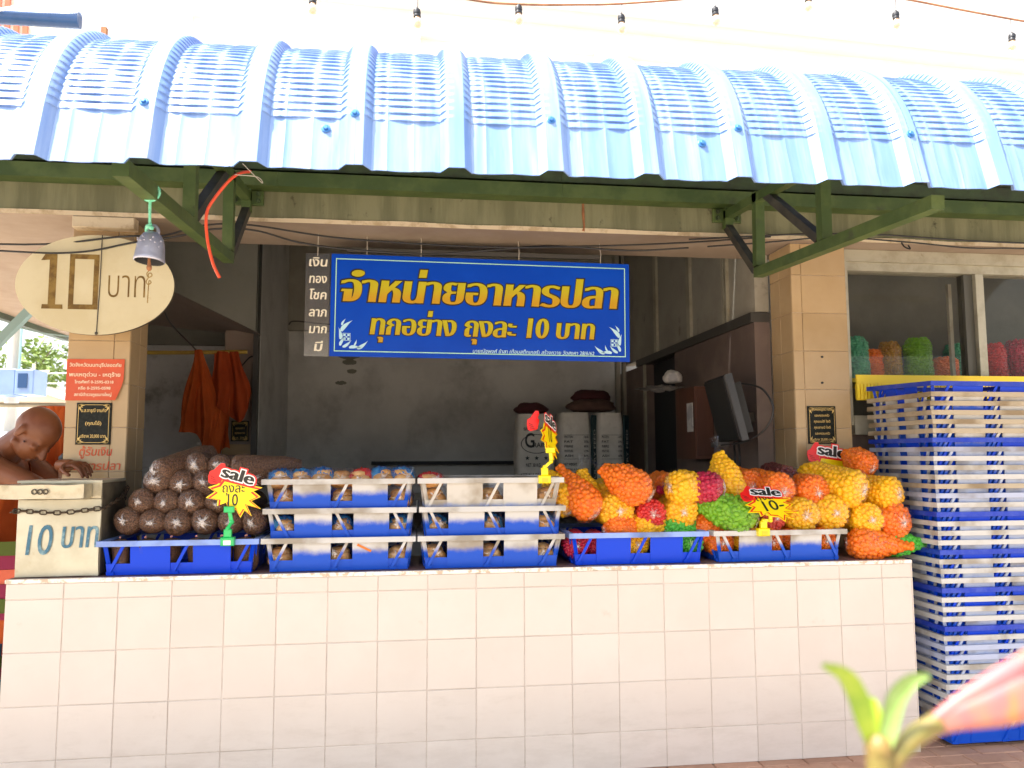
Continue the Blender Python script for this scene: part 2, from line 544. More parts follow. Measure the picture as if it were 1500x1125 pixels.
    def ball(s, c, rad, n=14, m=9, rot=None, mi=0):
        c = Vector(c)
        rad = Vector(rad) if not isinstance(rad, (int, float)) else Vector((rad,) * 3)
        vs = []
        for i in range(1, m):
            ph = math.pi * i / m
            for k in range(n):
                t = 2 * math.pi * k / n
                p = Vector((math.sin(ph) * math.cos(t) * rad.x, math.sin(ph) * math.sin(t) * rad.y, math.cos(ph) * rad.z))
                vs.append(c + (rot @ p if rot else p))
        for q in (Vector((0, 0, rad.z)), Vector((0, 0, -rad.z))):
            vs.append(c + (rot @ q if rot else q))
        fs = [(i * n + k, (i + 1) * n + k, (i + 1) * n + (k + 1) % n, i * n + (k + 1) % n) for i in range(m - 2) for k in range(n)]
        t, b = (m - 1) * n, (m - 1) * n + 1
        fs += [(t, k, (k + 1) % n) for k in range(n)] + [(b, (m - 2) * n + (k + 1) % n, (m - 2) * n + k) for k in range(n)]
        return s.add(vs, fs, mi)

    def capsule(s, p, q, r0, r1, n=12, mi=0):
        p, q = Vector(p), Vector(q)
        d = q - p
        L = d.length
        M = Matrix.Translation(p) @ d.to_track_quat('Z', 'Y').to_matrix().to_4x4()
        prof = [(max(1e-4, r0 * math.sin(a)), -r0 * math.cos(a)) for a in np.linspace(0.02, math.pi / 2, 5)]
        prof += [(max(1e-4, r1 * math.cos(a)), L + r1 * math.sin(a)) for a in np.linspace(0, math.pi / 2 - .02, 5)]
        s.lathe(prof, n, M, mi)
        b = len(s.v) - n * len(prof)
        s.f += [tuple(b + k for k in range(n))[::-1], tuple(b + n * (len(prof) - 1) + k for k in range(n))]
        s.m += [mi, mi]
        return s

    def mesh(s, name, mats, smooth=False, origin=(0, 0, 0)):
        me = bpy.data.meshes.new(name)
        o = Vector(origin)
        me.from_pydata([(p[0] - o.x, p[1] - o.y, p[2] - o.z) for p in s.v], [], s.f)
        for n in ([mats] if isinstance(mats, str) else mats):
            me.materials.append(MATS[n])
        me.polygons.foreach_set('material_index', s.m)
        if smooth:
            me.polygons.foreach_set('use_smooth', [True] * len(s.f))
            if smooth != 'all':
                try:
                    me.set_sharp_from_angle(angle=R(smooth if smooth is not True else 40))
                except Exception:
                    pass
        me.validate()
        me.update()
        return me

    def build(s, name, mats, parent=None, smooth=False, local=False):
        """World-space geometry becomes one object; under a parent it is stored relative to the parent's base."""
        if parent is not None:
            org = Vector((0, 0, 0)) if local else ORG[parent.name]
            o = link(name, s.mesh(name, mats, smooth, org), parent)
        else:
            a = np.array([tuple(p) for p in s.v])
            org = Vector(((a[:, 0].min() + a[:, 0].max()) / 2, (a[:, 1].min() + a[:, 1].max()) / 2, a[:, 2].min()))
            o = link(name, s.mesh(name, mats, smooth, org), None, org)
            ORG[o.name] = org
        return o


def spline(pts, n=8):
    """Catmull-Rom through the points."""
    P = [Vector(p) for p in pts]
    P = [2 * P[0] - P[1]] + P + [2 * P[-1] - P[-2]]
    out = []
    for i in range(1, len(P) - 2):
        for k in range(n):
            t = k / n
            a, b, c, d = P[i - 1], P[i], P[i + 1], P[i + 2]
            out.append(.5 * ((2 * b) + (c - a) * t + (2 * a - 5 * b + 4 * c - d) * t * t + (3 * b - a - 3 * c + d) * t ** 3))
    out.append(P[-2])
    return out


def sm(a, b, x):
    t = min(1, max(0, (x - a) / (b - a)))
    return t * t * (3 - 2 * t)


# ------------------------------------------------------------------ lettering (outlines of the built-in font, filled by winding number)
_outline = {}


def outlines(body, shear=0.0):
    key = (body, shear)
    if key in _outline:
        return _outline[key]
    cu = bpy.data.curves.new('lettering_source', 'FONT')
    cu.body = body
    cu.size = 1
    cu.shear = shear
    o = bpy.data.objects.new('lettering_source', cu)
    COL.objects.link(o)
    dg = bpy.context.evaluated_depsgraph_get()
    c2 = o.evaluated_get(dg).to_curve(dg)
    loops = []
    for sp in c2.splines:
        bp = sp.bezier_points
        n = len(bp)
        pts = []
        for i in range(n):
            a, b = bp[i], bp[(i + 1) % n]
            p0, p1, p2, p3 = (np.array(q[:2]) for q in (a.co, a.handle_right, b.handle_left, b.co))
            straight = np.linalg.norm(np.cross(np.append(p1 - p0, 0), np.append(p3 - p0, 0))) < 1e-6 and np.linalg.norm(np.cross(np.append(p2 - p0, 0), np.append(p3 - p0, 0))) < 1e-6
            for t in ((0,) if straight else (0, .25, .5, .75)):
                pts.append((1 - t) ** 3 * p0 + 3 * (1 - t) ** 2 * t * p1 + 3 * (1 - t) * t * t * p2 + t ** 3 * p3)
        q = [pts[0]]
        for p in pts[1:]:
            if np.linalg.norm(p - q[-1]) > 1e-4:
                q.append(p)
        if len(q) > 2 and np.linalg.norm(q[0] - q[-1]) < 1e-4:
            q.pop()
        if len(q) > 2:
            loops.append(np.array(q))
    o.to_curve_clear()
    bpy.data.objects.remove(o)
    bpy.data.curves.remove(cu)
    _outline[key] = loops
    return loops


def fill(loops, wx=0.0, wz=0.0):
    """Triangles of the union of the outlines, each pushed outward by a (wx, wz) nib."""
    def ar(q):
        return .5 * np.sum(q[:, 0] * np.roll(q[:, 1], -1) - np.roll(q[:, 0], -1) * q[:, 1])
    order = sorted(range(len(loops)), key=lambda i: loops[i][:, 0].min())
    sgn, grp, right = {}, [], -1e9
    for i in order + [None]:                             # one glyph (loops overlapping in x) at a time: fonts differ in orientation
        if i is None or loops[i][:, 0].min() > right:
            s_ = 1 if sum(ar(loops[k]) for k in grp) > 0 else -1
            sgn.update({k: s_ for k in grp})
            grp = []
        if i is not None:
            grp.append(i)
            right = max(right, loops[i][:, 0].max()) if len(grp) > 1 else loops[i][:, 0].max()
    V, E, segs = [], [], []
    for li, q in enumerate(loops):
        sg = sgn[li]
        if wx or wz:
            t1 = q - np.roll(q, 1, 0)
            t2 = np.roll(q, -1, 0) - q
            t1 /= np.linalg.norm(t1, axis=1)[:, None] + 1e-9
            t2 /= np.linalg.norm(t2, axis=1)[:, None] + 1e-9
            t = t1 + t2
            t /= np.linalg.norm(t, axis=1)[:, None] + 1e-9
            nrm = np.stack([t[:, 1], -t[:, 0]], 1) * sg
            k = 1 / np.clip(np.abs(np.sum(t * t2, 1)), .6, 1)
            q = q + nrm * np.array([wx, wz]) * k[:, None]
        b = len(V)
        V += [Vector((float(p[0]), float(p[1]))) for p in q]
        E += [(b + i, b + (i + 1) % len(q)) for i in range(len(q))]
        segs.append(np.concatenate([q, np.roll(q, -1, 0)], 1))
    S = np.concatenate(segs)
    vo, eo, fo = delaunay_2d_cdt(V, E, [], 0, 1e-6)[:3]
    vo = np.array([(p.x, p.y) for p in vo])
    keep = []
    for f in fo:
        c = vo[list(f)].mean(0)
        y0, y1 = S[:, 1] <= c[1], S[:, 3] <= c[1]
        cr = (S[:, 2] - S[:, 0]) * (c[1] - S[:, 1]) - (c[0] - S[:, 0]) * (S[:, 3] - S[:, 1])
        w = np.sum(y0 & ~y1 & (cr > 0)) - np.sum(~y0 & y1 & (cr < 0))
        if w != 0:
            keep.append(f)
    return vo, keep


def plane_M(o, xdir=(1, 0, 0), zdir=(0, 0, 1)):
    """Local x along xdir, local z along zdir, local -y out of the face."""
    x = Vector(xdir).normalized()
    z = Vector(zdir)
    z = (z - x * z.dot(x)).normalized()
    y = z.cross(x)
    return Matrix(((x.x, y.x, z.x, o[0]), (x.y, y.y, z.y, o[1]), (x.z, y.z, z.z, o[2]), (0, 0, 0, 1)))


def text(body, mats, parent, M, x0, x1, z0, size=None, wx=.0, wz=.0, shear=0.0, name='lettering', lift=.001, zscale=None, thick=.0):
    """Lettering on the face M spans, fitted between local x0 and x1, baseline at z0."""
    loops = outlines(body, shear)
    a = np.concatenate(loops)
    w = a[:, 0].max() - a[:, 0].min()
    sx = (x1 - x0) / w
    sz = sx if zscale is None else zscale
    vo, fs = fill(loops, wx, wz)
    mb = MB()
    mb.add([M @ Vector((x0 + (p[0] - a[:, 0].min()) * sx, -lift, z0 + p[1] * sz)) for p in vo], [tuple(f) if True else f for f in fs])
    return mb.build(name, mats, parent)


def teardrop(L, w, bend=.3, n=7):
    """Flame-like leaf outline from (0,0) up to (bend*L, L)."""
    lft, rgt = [], []
    for i in range(n + 1):
        t = i / n
        cx = bend * L * t * t
        ww = w * math.sin(math.pi * min(1, t * .85 + .12)) * (1 - t) ** .5
        lft.append((cx - ww, L * t))
        rgt.append((cx + ww, L * t))
    return lft + rgt[::-1][1:]


def place2(poly, x, z, ang=0, s=1, flip=1):
    c, d = math.cos(ang), math.sin(ang)
    return [(x + flip * s * (c * p - d * q), z + s * (d * p + c * q)) for p, q in poly]


def flat(polys, mats, parent, M, name, lift=.001):
    mb = MB()
    for p in polys:
        n = len(p)
        ar = sum(p[i][0] * p[(i + 1) % n][1] - p[(i + 1) % n][0] * p[i][1] for i in range(n))
        mb.add([M @ Vector((x, -lift, z)) for x, z in p], [tuple(range(n)) if ar > 0 else tuple(range(n))[::-1]])
    return mb.build(name, mats, parent)


def frame_polys(x0, x1, z0, z1, w):
    return [[(x0, z0), (x1, z0), (x1, z0 + w), (x0, z0 + w)], [(x0, z1 - w), (x1, z1 - w), (x1, z1), (x0, z1)],
            [(x0, z0 + w), (x0 + w, z0 + w), (x0 + w, z1 - w), (x0, z1 - w)], [(x1 - w, z0 + w), (x1, z0 + w), (x1, z1 - w), (x1 - w, z1 - w)]]
# ------------------------------------------------------------------ ground
g = MB()
g.add([(-60, -60, -.012), (60, -60, -.012), (60, 60, -.012), (-60, 60, -.012)], [(0, 1, 2, 3)])
ground = tag(g.build('ground', 'ground_far'), kind='structure')
ORG[ground.name] = Vector((0, 0, -.012))
pm = MB().cbox(-.098, .098, 0, .008, -.048, .048, .004).mesh('paver', 'paver')
pm.transform(Matrix.Rotation(-math.pi / 2, 4, 'X'))
for i in range(9):
    for j in range(14):
        o = link('paver', pm, ground, (2.5 + j * .2 + (i % 2) * .1, .2 - i * .1, .012 + rnd.uniform(-.001, .001)))
        o.rotation_euler.z = rnd.uniform(-.01, .01)
fl = tag(MB().box(-.44, 3.36, .5, 3.5, -.011, .004).build('floor', 'floor_in'), kind='structure')

# ------------------------------------------------------------------ tiled counter
ctr = thing('tiled_counter', 'long cream tiled counter holding the blue crates and feed bags', 'counter', (1.87, .25, 0))
MB().box(-.008, 3.7455, .0028, .496, 0, .812).build('counter_core', 'grout', ctr)
top = MB()
n = 60
for i in range(n):
    a, b = -.014 + 3.762 * i / n, -.014 + 3.762 * (i + 1) / n
    top.box(a, b, -.002 + abs(noise.noise((i * .31, 0, 0))) * .006, .497, .8125, .826)
top.build('countertop', 'counter_top', ctr)
lip = MB()
for i in range(150):
    a = -.012 + 3.756 * i / 150
    q = noise.noise((a * 2.3, 4, 0)) + .5 * noise.noise((a * 9, 1, 0))
    d = .012 + max(0, q) * .03 if q > -.25 else .002
    if d:
        lip.box(a, a + 3.756 / 150, -.0035, d, .812, .8268)
lip.build('worn_edge', 'worn_plaster', ctr)


def tile_mesh(w, h, m='cream_tile', g_=.0009):
    return MB().cbox(-w / 2 + g_, w / 2 - g_, 0, .006, -h / 2 + g_, h / 2 - g_, .002).mesh('tile', m)


TM = {}


def tile(parent, x0, x1, z0, z1, y, m='cream_tile', rz=0, loc=None):
    key = (round(x1 - x0, 3), round(z1 - z0, 3), m)
    if key not in TM:
        TM[key] = tile_mesh(*key[:2], m)
    p = Vector(loc) if loc else Vector(((x0 + x1) / 2, y, (z0 + z1) / 2))
    o = link('tile', TM[key], parent, p - ORG[parent.name])
    o.rotation_euler = (rnd.gauss(0, .004), 0, rz + rnd.gauss(0, .004))
    o.location.y += rnd.uniform(-.0008, .0004) if not rz else 0
    return o


zr = [0, .15, .35, .55, .75, .811]
for k in range(19):
    for r in range(5):
        tile(ctr, -.01 if k == 0 else k * .2, min(3.742, (k + 1) * .2), zr[r], zr[r + 1], 0.0)
for k in range(3):                                              # right end of the counter
    for r in range(5):
        tile(ctr, 0, (.2, .2, .092)[k], zr[r], zr[r + 1], 0, rz=math.pi / 2, loc=(3.748, (.1, .3, .447)[k], (zr[r] + zr[r + 1]) / 2))

# ------------------------------------------------------------------ pillars
def pillar(label, x0, x1, y0, y1, splits):
    p = thing('tiled_pillar', label, 'pillar', ((x0 + x1) / 2, (y0 + y1) / 2, 0))
    MB().box(x0 + .005, x1 - .005, y0 + .005, y1 - .005, 0, 2.399).build('pillar_core', 'grout', p)
    zs = [.63 + .2 * i for i in range(10)]
    for a, b in zip(zs[:-1], zs[1:]):
        b = min(b, 2.397)
        if b - a < .02:
            continue
        for u, v in zip(splits[:-1], splits[1:]):
            tile(p, u, v, a, b, y0, 'pillar_tile')
        for sgn in (-1, 1):                                      # both side faces, two tiles deep
            ys = [y0 + .007, y0 + .13, y1 - .003]
            for u, v in zip(ys[:-1], ys[1:]):
                tile(p, 0, v - u, a, b, 0, 'pillar_tile', rz=sgn * math.pi / 2, loc=(x1 if sgn > 0 else x0, (u + v) / 2, (a + b) / 2))
    return p


pL = pillar('cream tiled pillar bearing the red poster and small black plaque', -.035, .236, .5, .735, [-.035, .165, .236])
pR = pillar('cream tiled pillar between the open counter and the glazed window', 3.485, 3.79, .5, .745, [3.485, 3.54, 3.79])
zc = 2.345
MB().cbox(-.02, .25, .44, .5, 2.345, 2.398, .004).build('bracket_block', 'soffit_edge', pL)
hole = MB()
for x, z in ((3.64, 1.80), (3.635, 1.665)):
    hole.ball((x, .4985, z), (.008, .004, .006), 8, 5)
hole.build('drill_hole', 'dark_void', pR)

# ------------------------------------------------------------------ concrete beam with its painted underside
bm_ = thing('concrete_beam', 'stained green grey concrete beam spanning above the counter opening', 'beam', (2, .65, 2.4))
MB().box(-4, 8, .45, .85, 2.418, 3.18).build('beam_face', 'concrete', bm_)
MB().box(-4, 8, .446, .852, 2.40, 2.4175).build('beam_soffit', 'soffit_paint', bm_)
e = MB()
for i in range(160):
    a = -1.6 + 7.2 * i / 160
    e.box(a, a + 7.2 / 160, .4445 - abs(noise.noise((a * 5, 0, 3))) * .002, .45, 2.401, 2.422 + noise.noise((a * 3.1, 2, 0)) * .008)
e.build('beam_edge', 'soffit_edge', bm_)
st = MB()
st.tube([(2.372, .4495, 2.56), (2.372, .449, 2.5), (2.376, .449, 2.43), (2.37, .444, 2.408)], [.006, .007, .005, .008], 6)
st.build('rust_streak', 'rust', bm_)

# ------------------------------------------------------------------ shop room behind
room = thing('shop_room', 'dim grey plastered shop room behind the counter', 'room', (1.6, 2, 0))
MB().box(.45, 3.6, 3.5, 3.6, 0, 2.36).build('back_wall', 'wall_grey', room)
MB().box(.45, 3.6, 3.42, 3.6, 2.36, 3.2).build('upper_wall', 'panel_beige', room)
pl_ = MB()
for i, (x, z, w, h) in enumerate(((1.0, 2.17, .2, .1), (1.02, 2.02, .08, .04), (.93, 1.92, .1, .035), (1.12, 2.2, .09, .05), (1.0, 2.10, .12, .05))):
    poly = [(x + w / 2 * math.cos(t) * (1 + .35 * noise.noise((t, i, 0))), z + h / 2 * math.sin(t) * (1 + .35 * noise.noise((t * 2, i, 5)))) for t in np.linspace(0, 2 * math.pi, 18, endpoint=False)]
    pl_.prism(poly, plane_M((0, 3.4985, 0)), .001)
pl_.build('plaster_loss', 'wall_dark', room)
MB().box(-.55, .45, 2.6, 2.7, 0, 2.10).build('alcove_wall', 'wall_pale', room)
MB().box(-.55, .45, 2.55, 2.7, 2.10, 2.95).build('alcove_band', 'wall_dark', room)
MB().bar((-.03, .737, 1.475), (-.63, 2.62, 1.475), .04, 2.95).build('alcove_side_wall', 'wall_pale', room)
MB().box(-.55, .24, 2.3, 2.6, 1.18, 1.225).build('alcove_ledge', 'wall_pale', room)
# slanted underside of the stairs and the stair flank above it
sf = MB()
rows = []
for i in range(9):
    t = i / 8
    f0 = Vector((-.33, 1.6, 2.5)).lerp(Vector((.583, 1.6, 2.058)), t)
    f1 = Vector((-.60, 2.6, 2.25)).lerp(Vector((.45, 2.6, 2.17)), t)
    rows.append([f0.lerp(f1, k / 8) for k in range(9)])
sf.grid(rows)
sf.build('stair_soffit', 'stair_plaster', room, smooth=True)
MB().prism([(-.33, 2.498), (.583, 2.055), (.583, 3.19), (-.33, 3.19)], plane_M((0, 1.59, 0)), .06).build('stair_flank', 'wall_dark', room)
colp = MB().box(.242, .45, 2.3, 2.6, 0, 2.17)
colp.build('column', 'stair_plaster', room)
for k in range(5):
    tile(room, .242, .445, .38 + .2 * k, .58 + .2 * k, 2.293, 'pillar_tile')
MB().box(.452, .485, 2.2, 2.262, 0, 3.19).build('corner_strip', 'dark_metal', room)  # narrow dark upright strip beside the column
MB().box(.452, .49, 2.264, 3.5, 0, 3.19).build('return_wall', 'wall_grey', room)
MB().box(.45, 3.36, 2.35, 3.5, .92, .98).build('storage_platform', 'wall_grey', room)
MB().box(1.2, 2.7, 3.40, 3.5, 1.22, 1.25).build('wall_ledge', 'dark_void', room)
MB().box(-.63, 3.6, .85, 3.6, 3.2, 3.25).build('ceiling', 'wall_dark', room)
# right-hand side wall: brown boarding, rail, beige panels with metal mullions, dark doorway
MB().box(3.39, 3.48, .746, 2.05, 0, 2.02).build('side_wall', 'wall_brown', room)
MB().box(3.47, 3.48, 2.05, 2.78, 0, 2.02).build('doorway', 'dark_void', room)
MB().box(3.39, 3.48, 2.78, 3.5, 0, 2.02).build('side_wall', 'wall_brown', room)
MB().box(3.372, 3.48, .746, 2.95, 2.02, 2.075).build('wall_rail', 'dark_metal', room)
for a, b in ((.75, 1.09), (1.16, 1.70), (1.76, 2.42), (2.48, 3.4)):
    MB().box(3.40, 3.48, a, b, 2.08, 3.19).build('wall_panel', 'panel_beige', room)
for a, b in ((1.09, 1.118), (1.132, 1.16), (1.70, 1.76), (2.42, 2.48)):
    MB().box(3.378, 3.47, a, b, 2.078, 3.19).build('mullion', 'alu', room)
for x0, x1 in ((3.30, 3.335), (3.36, 3.388)):
    MB().box(x0, x1, 3.30, 3.36, 0, 3.19).build('door_post', 'panel_beige', room)
MB().box(3.385, 3.40, 2.76, 2.80, 0, 2.02).build('door_post', 'alu', room)
MB().box(3.27, 3.3, 3.3, 3.33, 1.35, 1.62).build('switch_box', 'black_plastic', room)
# passage ceiling left of the pillar
pc = thing('passage_ceiling', 'low painted ceiling over the open passage beside the pillar', 'ceiling', (-.9, 2.5, 2.41))
MB().box(-1.6, -.61, .853, 4.3, 2.405, 2.48).build('ceiling_slab', 'soffit_paint', pc)
MB().box(-.61, -.04, .853, 1.58, 2.405, 2.48).build('ceiling_slab', 'soffit_paint', pc)
MB().box(-1.66, -1.60, .85, 4.3, 2.36, 2.48).build('edge_beam', 'green_dirty', pc)
MB().bar((-1.12, 2.0, 1.965), (-.75, 2.0, 2.40), .05, .05, (0, 1, 0)).build('brace', 'teal_steel', pc)

# ------------------------------------------------------------------ window on the right
win = thing('shop_window', 'aluminium framed sliding window with bags of puffs behind the glass', 'window', (4.9, .62, 1.5))
MB().box(3.795, 6.2, .58, .70, 2.335, 2.398).build('window_head', 'alu', win)
MB().box(3.795, 3.85, .58, .70, 1.45, 2.334).build('window_frame', 'alu', win)
MB().box(3.85, 6.2, .60, .69, 2.288, 2.334).build('window_frame', 'alu', win)
MB().box(3.85, 6.2, .57, .72, 1.40, 1.50).build('window_sill', 'alu', win)
for x in (4.62, 5.45):
    MB().box(x - .002, x + .045, .60, .68, 1.5, 2.287).build('mullion', 'alu', win)
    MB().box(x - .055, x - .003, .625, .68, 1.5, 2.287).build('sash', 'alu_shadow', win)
MB().box(3.852, 4.565, .648, .653, 1.501, 2.287).build('pane', 'window_glass', win)
MB().box(4.667, 5.393, .638, .643, 1.501, 2.287).build('pane', 'window_glass', win)
MB().box(5.497, 6.2, .648, .653, 1.501, 2.287).build('pane', 'window_glass', win)
MB().box(4.525, 4.545, .70, .72, 1.5, 2.25).build('inner_rail', 'alu', win)
MB().box(3.797, 6.2, .64, .76, 0, 1.399).build('wall_below_window', 'wall_brown', win)
wr = thing('store_room', 'grey store room seen through the window', 'room', (5, 1.5, 0))
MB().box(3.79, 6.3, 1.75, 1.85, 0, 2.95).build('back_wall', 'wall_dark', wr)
MB().box(3.75, 3.79, .75, 1.85, 0, 2.95).build('side_wall', 'wall_grey', wr)
MB().box(6.2, 6.3, .62, 1.85, 0, 2.95).build('side_wall', 'wall_grey', wr)
MB().box(3.79, 6.3, .85, 1.85, 2.6, 2.7).build('ceiling', 'wall_pale', wr)
sh = thing('yellow_shelf', 'bright yellow ribbed plastic shelf running along the window sill', 'shelf', (4.5, .95, 1.6))
MB().box(3.84, 6.2, .80, 1.2, 1.70, 1.722).build('shelf_board', 'yellow_plastic', sh)
rb = MB()
x = 3.85
while x < 6.2:
    rb.box(x, x + .014, .535, .555, 1.585, 1.665)
    x += .02
rb.box(3.86, 6.2, .555, .565, 1.58, 1.715)
tag(rb.build('ribs', 'yellow_plastic', sh), kind='stuff')

# ------------------------------------------------------------------ awning: curved crimped sheets, steel channels, truss brackets
aw = thing('metal_awning', 'curved pale blue crimped metal awning on green steel brackets', 'awning', (2, -.4, 2))
PITCH, X0 = .2634, .585
A0, SL, RAD, A1 = R(75), .158, .52, R(6)
ARC = RAD * (A0 - A1)


def prof(s):
    """Point and outward normal (in y, z) at distance s up from the eave."""
    if s <= SL:
        return (-1.27 + s * math.cos(A0), 2.026 + s * math.sin(A0)), (-math.sin(A0), math.cos(A0))
    y1, z1 = -1.27 + SL * math.cos(A0), 2.026 + SL * math.sin(A0)
    a = A0 - min(s - SL, ARC) / RAD
    y, z = y1 + RAD * (math.sin(A0) - math.sin(a)), z1 + RAD * (math.cos(a) - math.cos(A0))
    ex = max(0, s - SL - ARC)
    return (y + ex * math.cos(A1), z + ex * math.sin(A1)), (-math.sin(a), math.cos(a))


NC = 25
CP = ARC / NC
us = [0, .021, .0225, .030, .036, .0405, .042, .048, .056, .066, .0795, .081, .0825, .092, .103, .115, .128, .140, .1495, .151, .1525, .165, .178, .192, .204, .2125, .2214, .2229, .2274, .2334, .2409, .2424, .2634]
brk = (.081, .151, .2155, .048)


def hrib(u):
    if u <= .0215 or u >= PITCH - .0215:
        return .024
    if u < .042:
        return .024 * (1 - (u - .0215) / .0205)
    if u > PITCH - .042:
        return .024 * (1 - (PITCH - .0215 - u) / .0205)
    return .0015 * max(0, 1 - min(abs(u - b) for b in (.081, .151, .2155)) / .004)


def camp(u):
    if u <= .0215 or u >= PITCH - .0215:
        return 0
    e_ = min(u - .0215, PITCH - .0215 - u)
    if e_ < .0205:
        return .006 * sm(0, .012, e_) * (1 - .25 * sm(.016, .0205, e_))
    d = min(abs(u - b) for b in brk)
    return .0016 + .0036 * sm(0, .016, d)


ss = [(0, 0), (.05, 0), (.1, 0), (SL - .004, 0)]
for c in range(NC):
    for t, v in ((0.0, 0), (.04, 1), (.2, 1.0), (.5, .6), (.8, .15)):
        ss.append((SL + (c + t) * CP, v))
yy = SL + ARC
ss += [(yy + .01, 0), (yy + .5, 0), (yy + 1.25, 0)]
for sheet in range(-4, 7):
    mb = MB()
    rows = []
    cols = []
    for k in range(3):
        cols += [(sheet * 3 + k, u) for u in (us if k == 2 else us[:-1])]
    wob = .0006 * (sheet % 2)
    first = True
    for s, v in ss:
        (y, z), (ny, nz) = prof(s)
        row = []
        for k, u in cols:
            xg = X0 + k * PITCH + u + .0005 * sheet
            wav = .0022 * math.sin(u * 40 + k * 2 + s * 30) * (0 if v else 1)
            lift = hrib(u) + camp(u) * v + wob + (wav if .05 < u < .21 else 0)
            row.append((xg, y + ny * lift, z + nz * lift + .0132 * (xg - X0)))
        if first:
            rows.append([(p[0], p[1] + .010, p[2] + .002) for p in row])
            first = False
        rows.append(row)
    mb.grid(rows)
    mb.build('roof_sheet', 'roof_blue', aw, smooth=35)
for px, zz, on in ((.842, 2.193, 1), (1.297, 2.155, 0), (1.372, 2.19, 1), (1.898, 2.20, 1), (2.33, 2.166, 0), (2.432, 2.205, 1), (2.958, 2.215, 1), (.32, 2.19, 1)):
    s = (zz - 2.026 - .0132 * (px - X0)) / math.sin(A0)
    (y, z), nn = prof(s)
    d = Vector((0, nn[0], nn[1]))
    base = Vector((px, y, z + .0132 * (px - X0))) + d * (.024 if on else .002)
    M = Matrix.Translation(base) @ d.to_track_quat('Z', 'Y').to_matrix().to_4x4()
    MB().lathe([(.0115, 0), (.0125, .002), (.010, .0035), (.0065, .0036), (.0065, .008), (.005, .0095), (.0001, .0095)], 12, M).build('screw', 'screw_blue', aw, smooth=30)
# channels on the beam and under the eave; a black strip paints their gap's shade
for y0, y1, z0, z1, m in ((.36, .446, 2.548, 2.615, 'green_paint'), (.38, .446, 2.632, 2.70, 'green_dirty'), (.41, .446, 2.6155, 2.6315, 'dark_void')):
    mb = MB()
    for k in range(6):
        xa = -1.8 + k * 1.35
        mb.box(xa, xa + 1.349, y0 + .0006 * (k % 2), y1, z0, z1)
    mb.build('channel_or_gap_shade', m, aw)
MB().box(-1.4, 5.4, -.80, -.74, 2.44, 2.475).build('purlin', 'green_dirty', aw)


def truss(xb):
    t = link('bracket', None, aw, Vector((0, 0, 0)))
    t.empty_display_size = .05
    ORG[t.name] = ORG[aw.name]
    w = .042

    def m(name, p, q, mt='green_paint', ww=w, hh=w):
        MB().bar((xb, *p), (xb, *q), ww, hh, (0, .01, 1) if abs(p[0] - q[0]) > .02 else (0, 1, 0)).build(name, mt, t)
    m('bottom_chord', (.10, 2.135), (-1.14, 2.062), ww=.044, hh=.044)
    m('top_chord', (.43, 2.512), (-.98, 2.40))
    m('back_post', (.425, 2.59), (.425, 2.44))
    m('post', (.075, 2.51), (.088, 2.165))
    m('post', (-.49, 2.45), (-.486, 2.125))
    m('strut', (.43, 2.455), (.112, 2.15), 'black_steel', .036, .036)
    m('strut', (-.01, 2.475), (-.455, 2.14), 'black_steel', .036, .036)
    MB().cbox(xb - .075, xb + .075, .43, .446, 2.475, 2.545, .003).build('bolt_plate', 'green_paint', t)
    bl = MB()
    for dx in (-.052, .052):
        for z in (2.495, 2.527):
            bl.lathe([(.011, 0), (.011, .012), (.006, .012), (.006, .022), (.0001, .022)], 6, Matrix.Translation((xb + dx, .43, z)) @ Matrix.Rotation(math.pi / 2, 4, 'X'))
    bl.build('bolt', 'green_dirty', t)


truss(.753)
truss(3.117)
# ------------------------------------------------------------------ bread crates
CW, CD, CH = .62, .50, .137
ZL, ZR0 = .046, .1155


def tap(z):
    return -.013 * (1 - z / ZR0)


def crate_wall(mb, side, u0, u1, z0, z1, out, th, lean=0):
    """A wall piece following the crate's taper; side is the outward axis."""
    hw, hd = .289, .230
    vs = []
    for z in (z0, z1):
        off = lean * (z - z0) / (z1 - z0)
        for u in (u0, u1):
            for t in (0, -th):
                d = out + t + tap(z)
                uu = u + off
                lim = (hw if side[1] else hd) + tap(z)
                uu = max(-lim, min(lim, uu))
                if side == (0, -1):
                    vs.append((uu, -(hd + d), z))
                elif side == (0, 1):
                    vs.append((-uu, hd + d, z))
                elif side == (-1, 0):
                    vs.append((-(hw + d), -uu, z))
                else:
                    vs.append((hw + d, uu, z))
    mb.add(vs, [(0, 1, 3, 2), (4, 6, 7, 5), (0, 2, 6, 4), (1, 5, 7, 3), (0, 4, 5, 1), (2, 3, 7, 6)])
    return mb


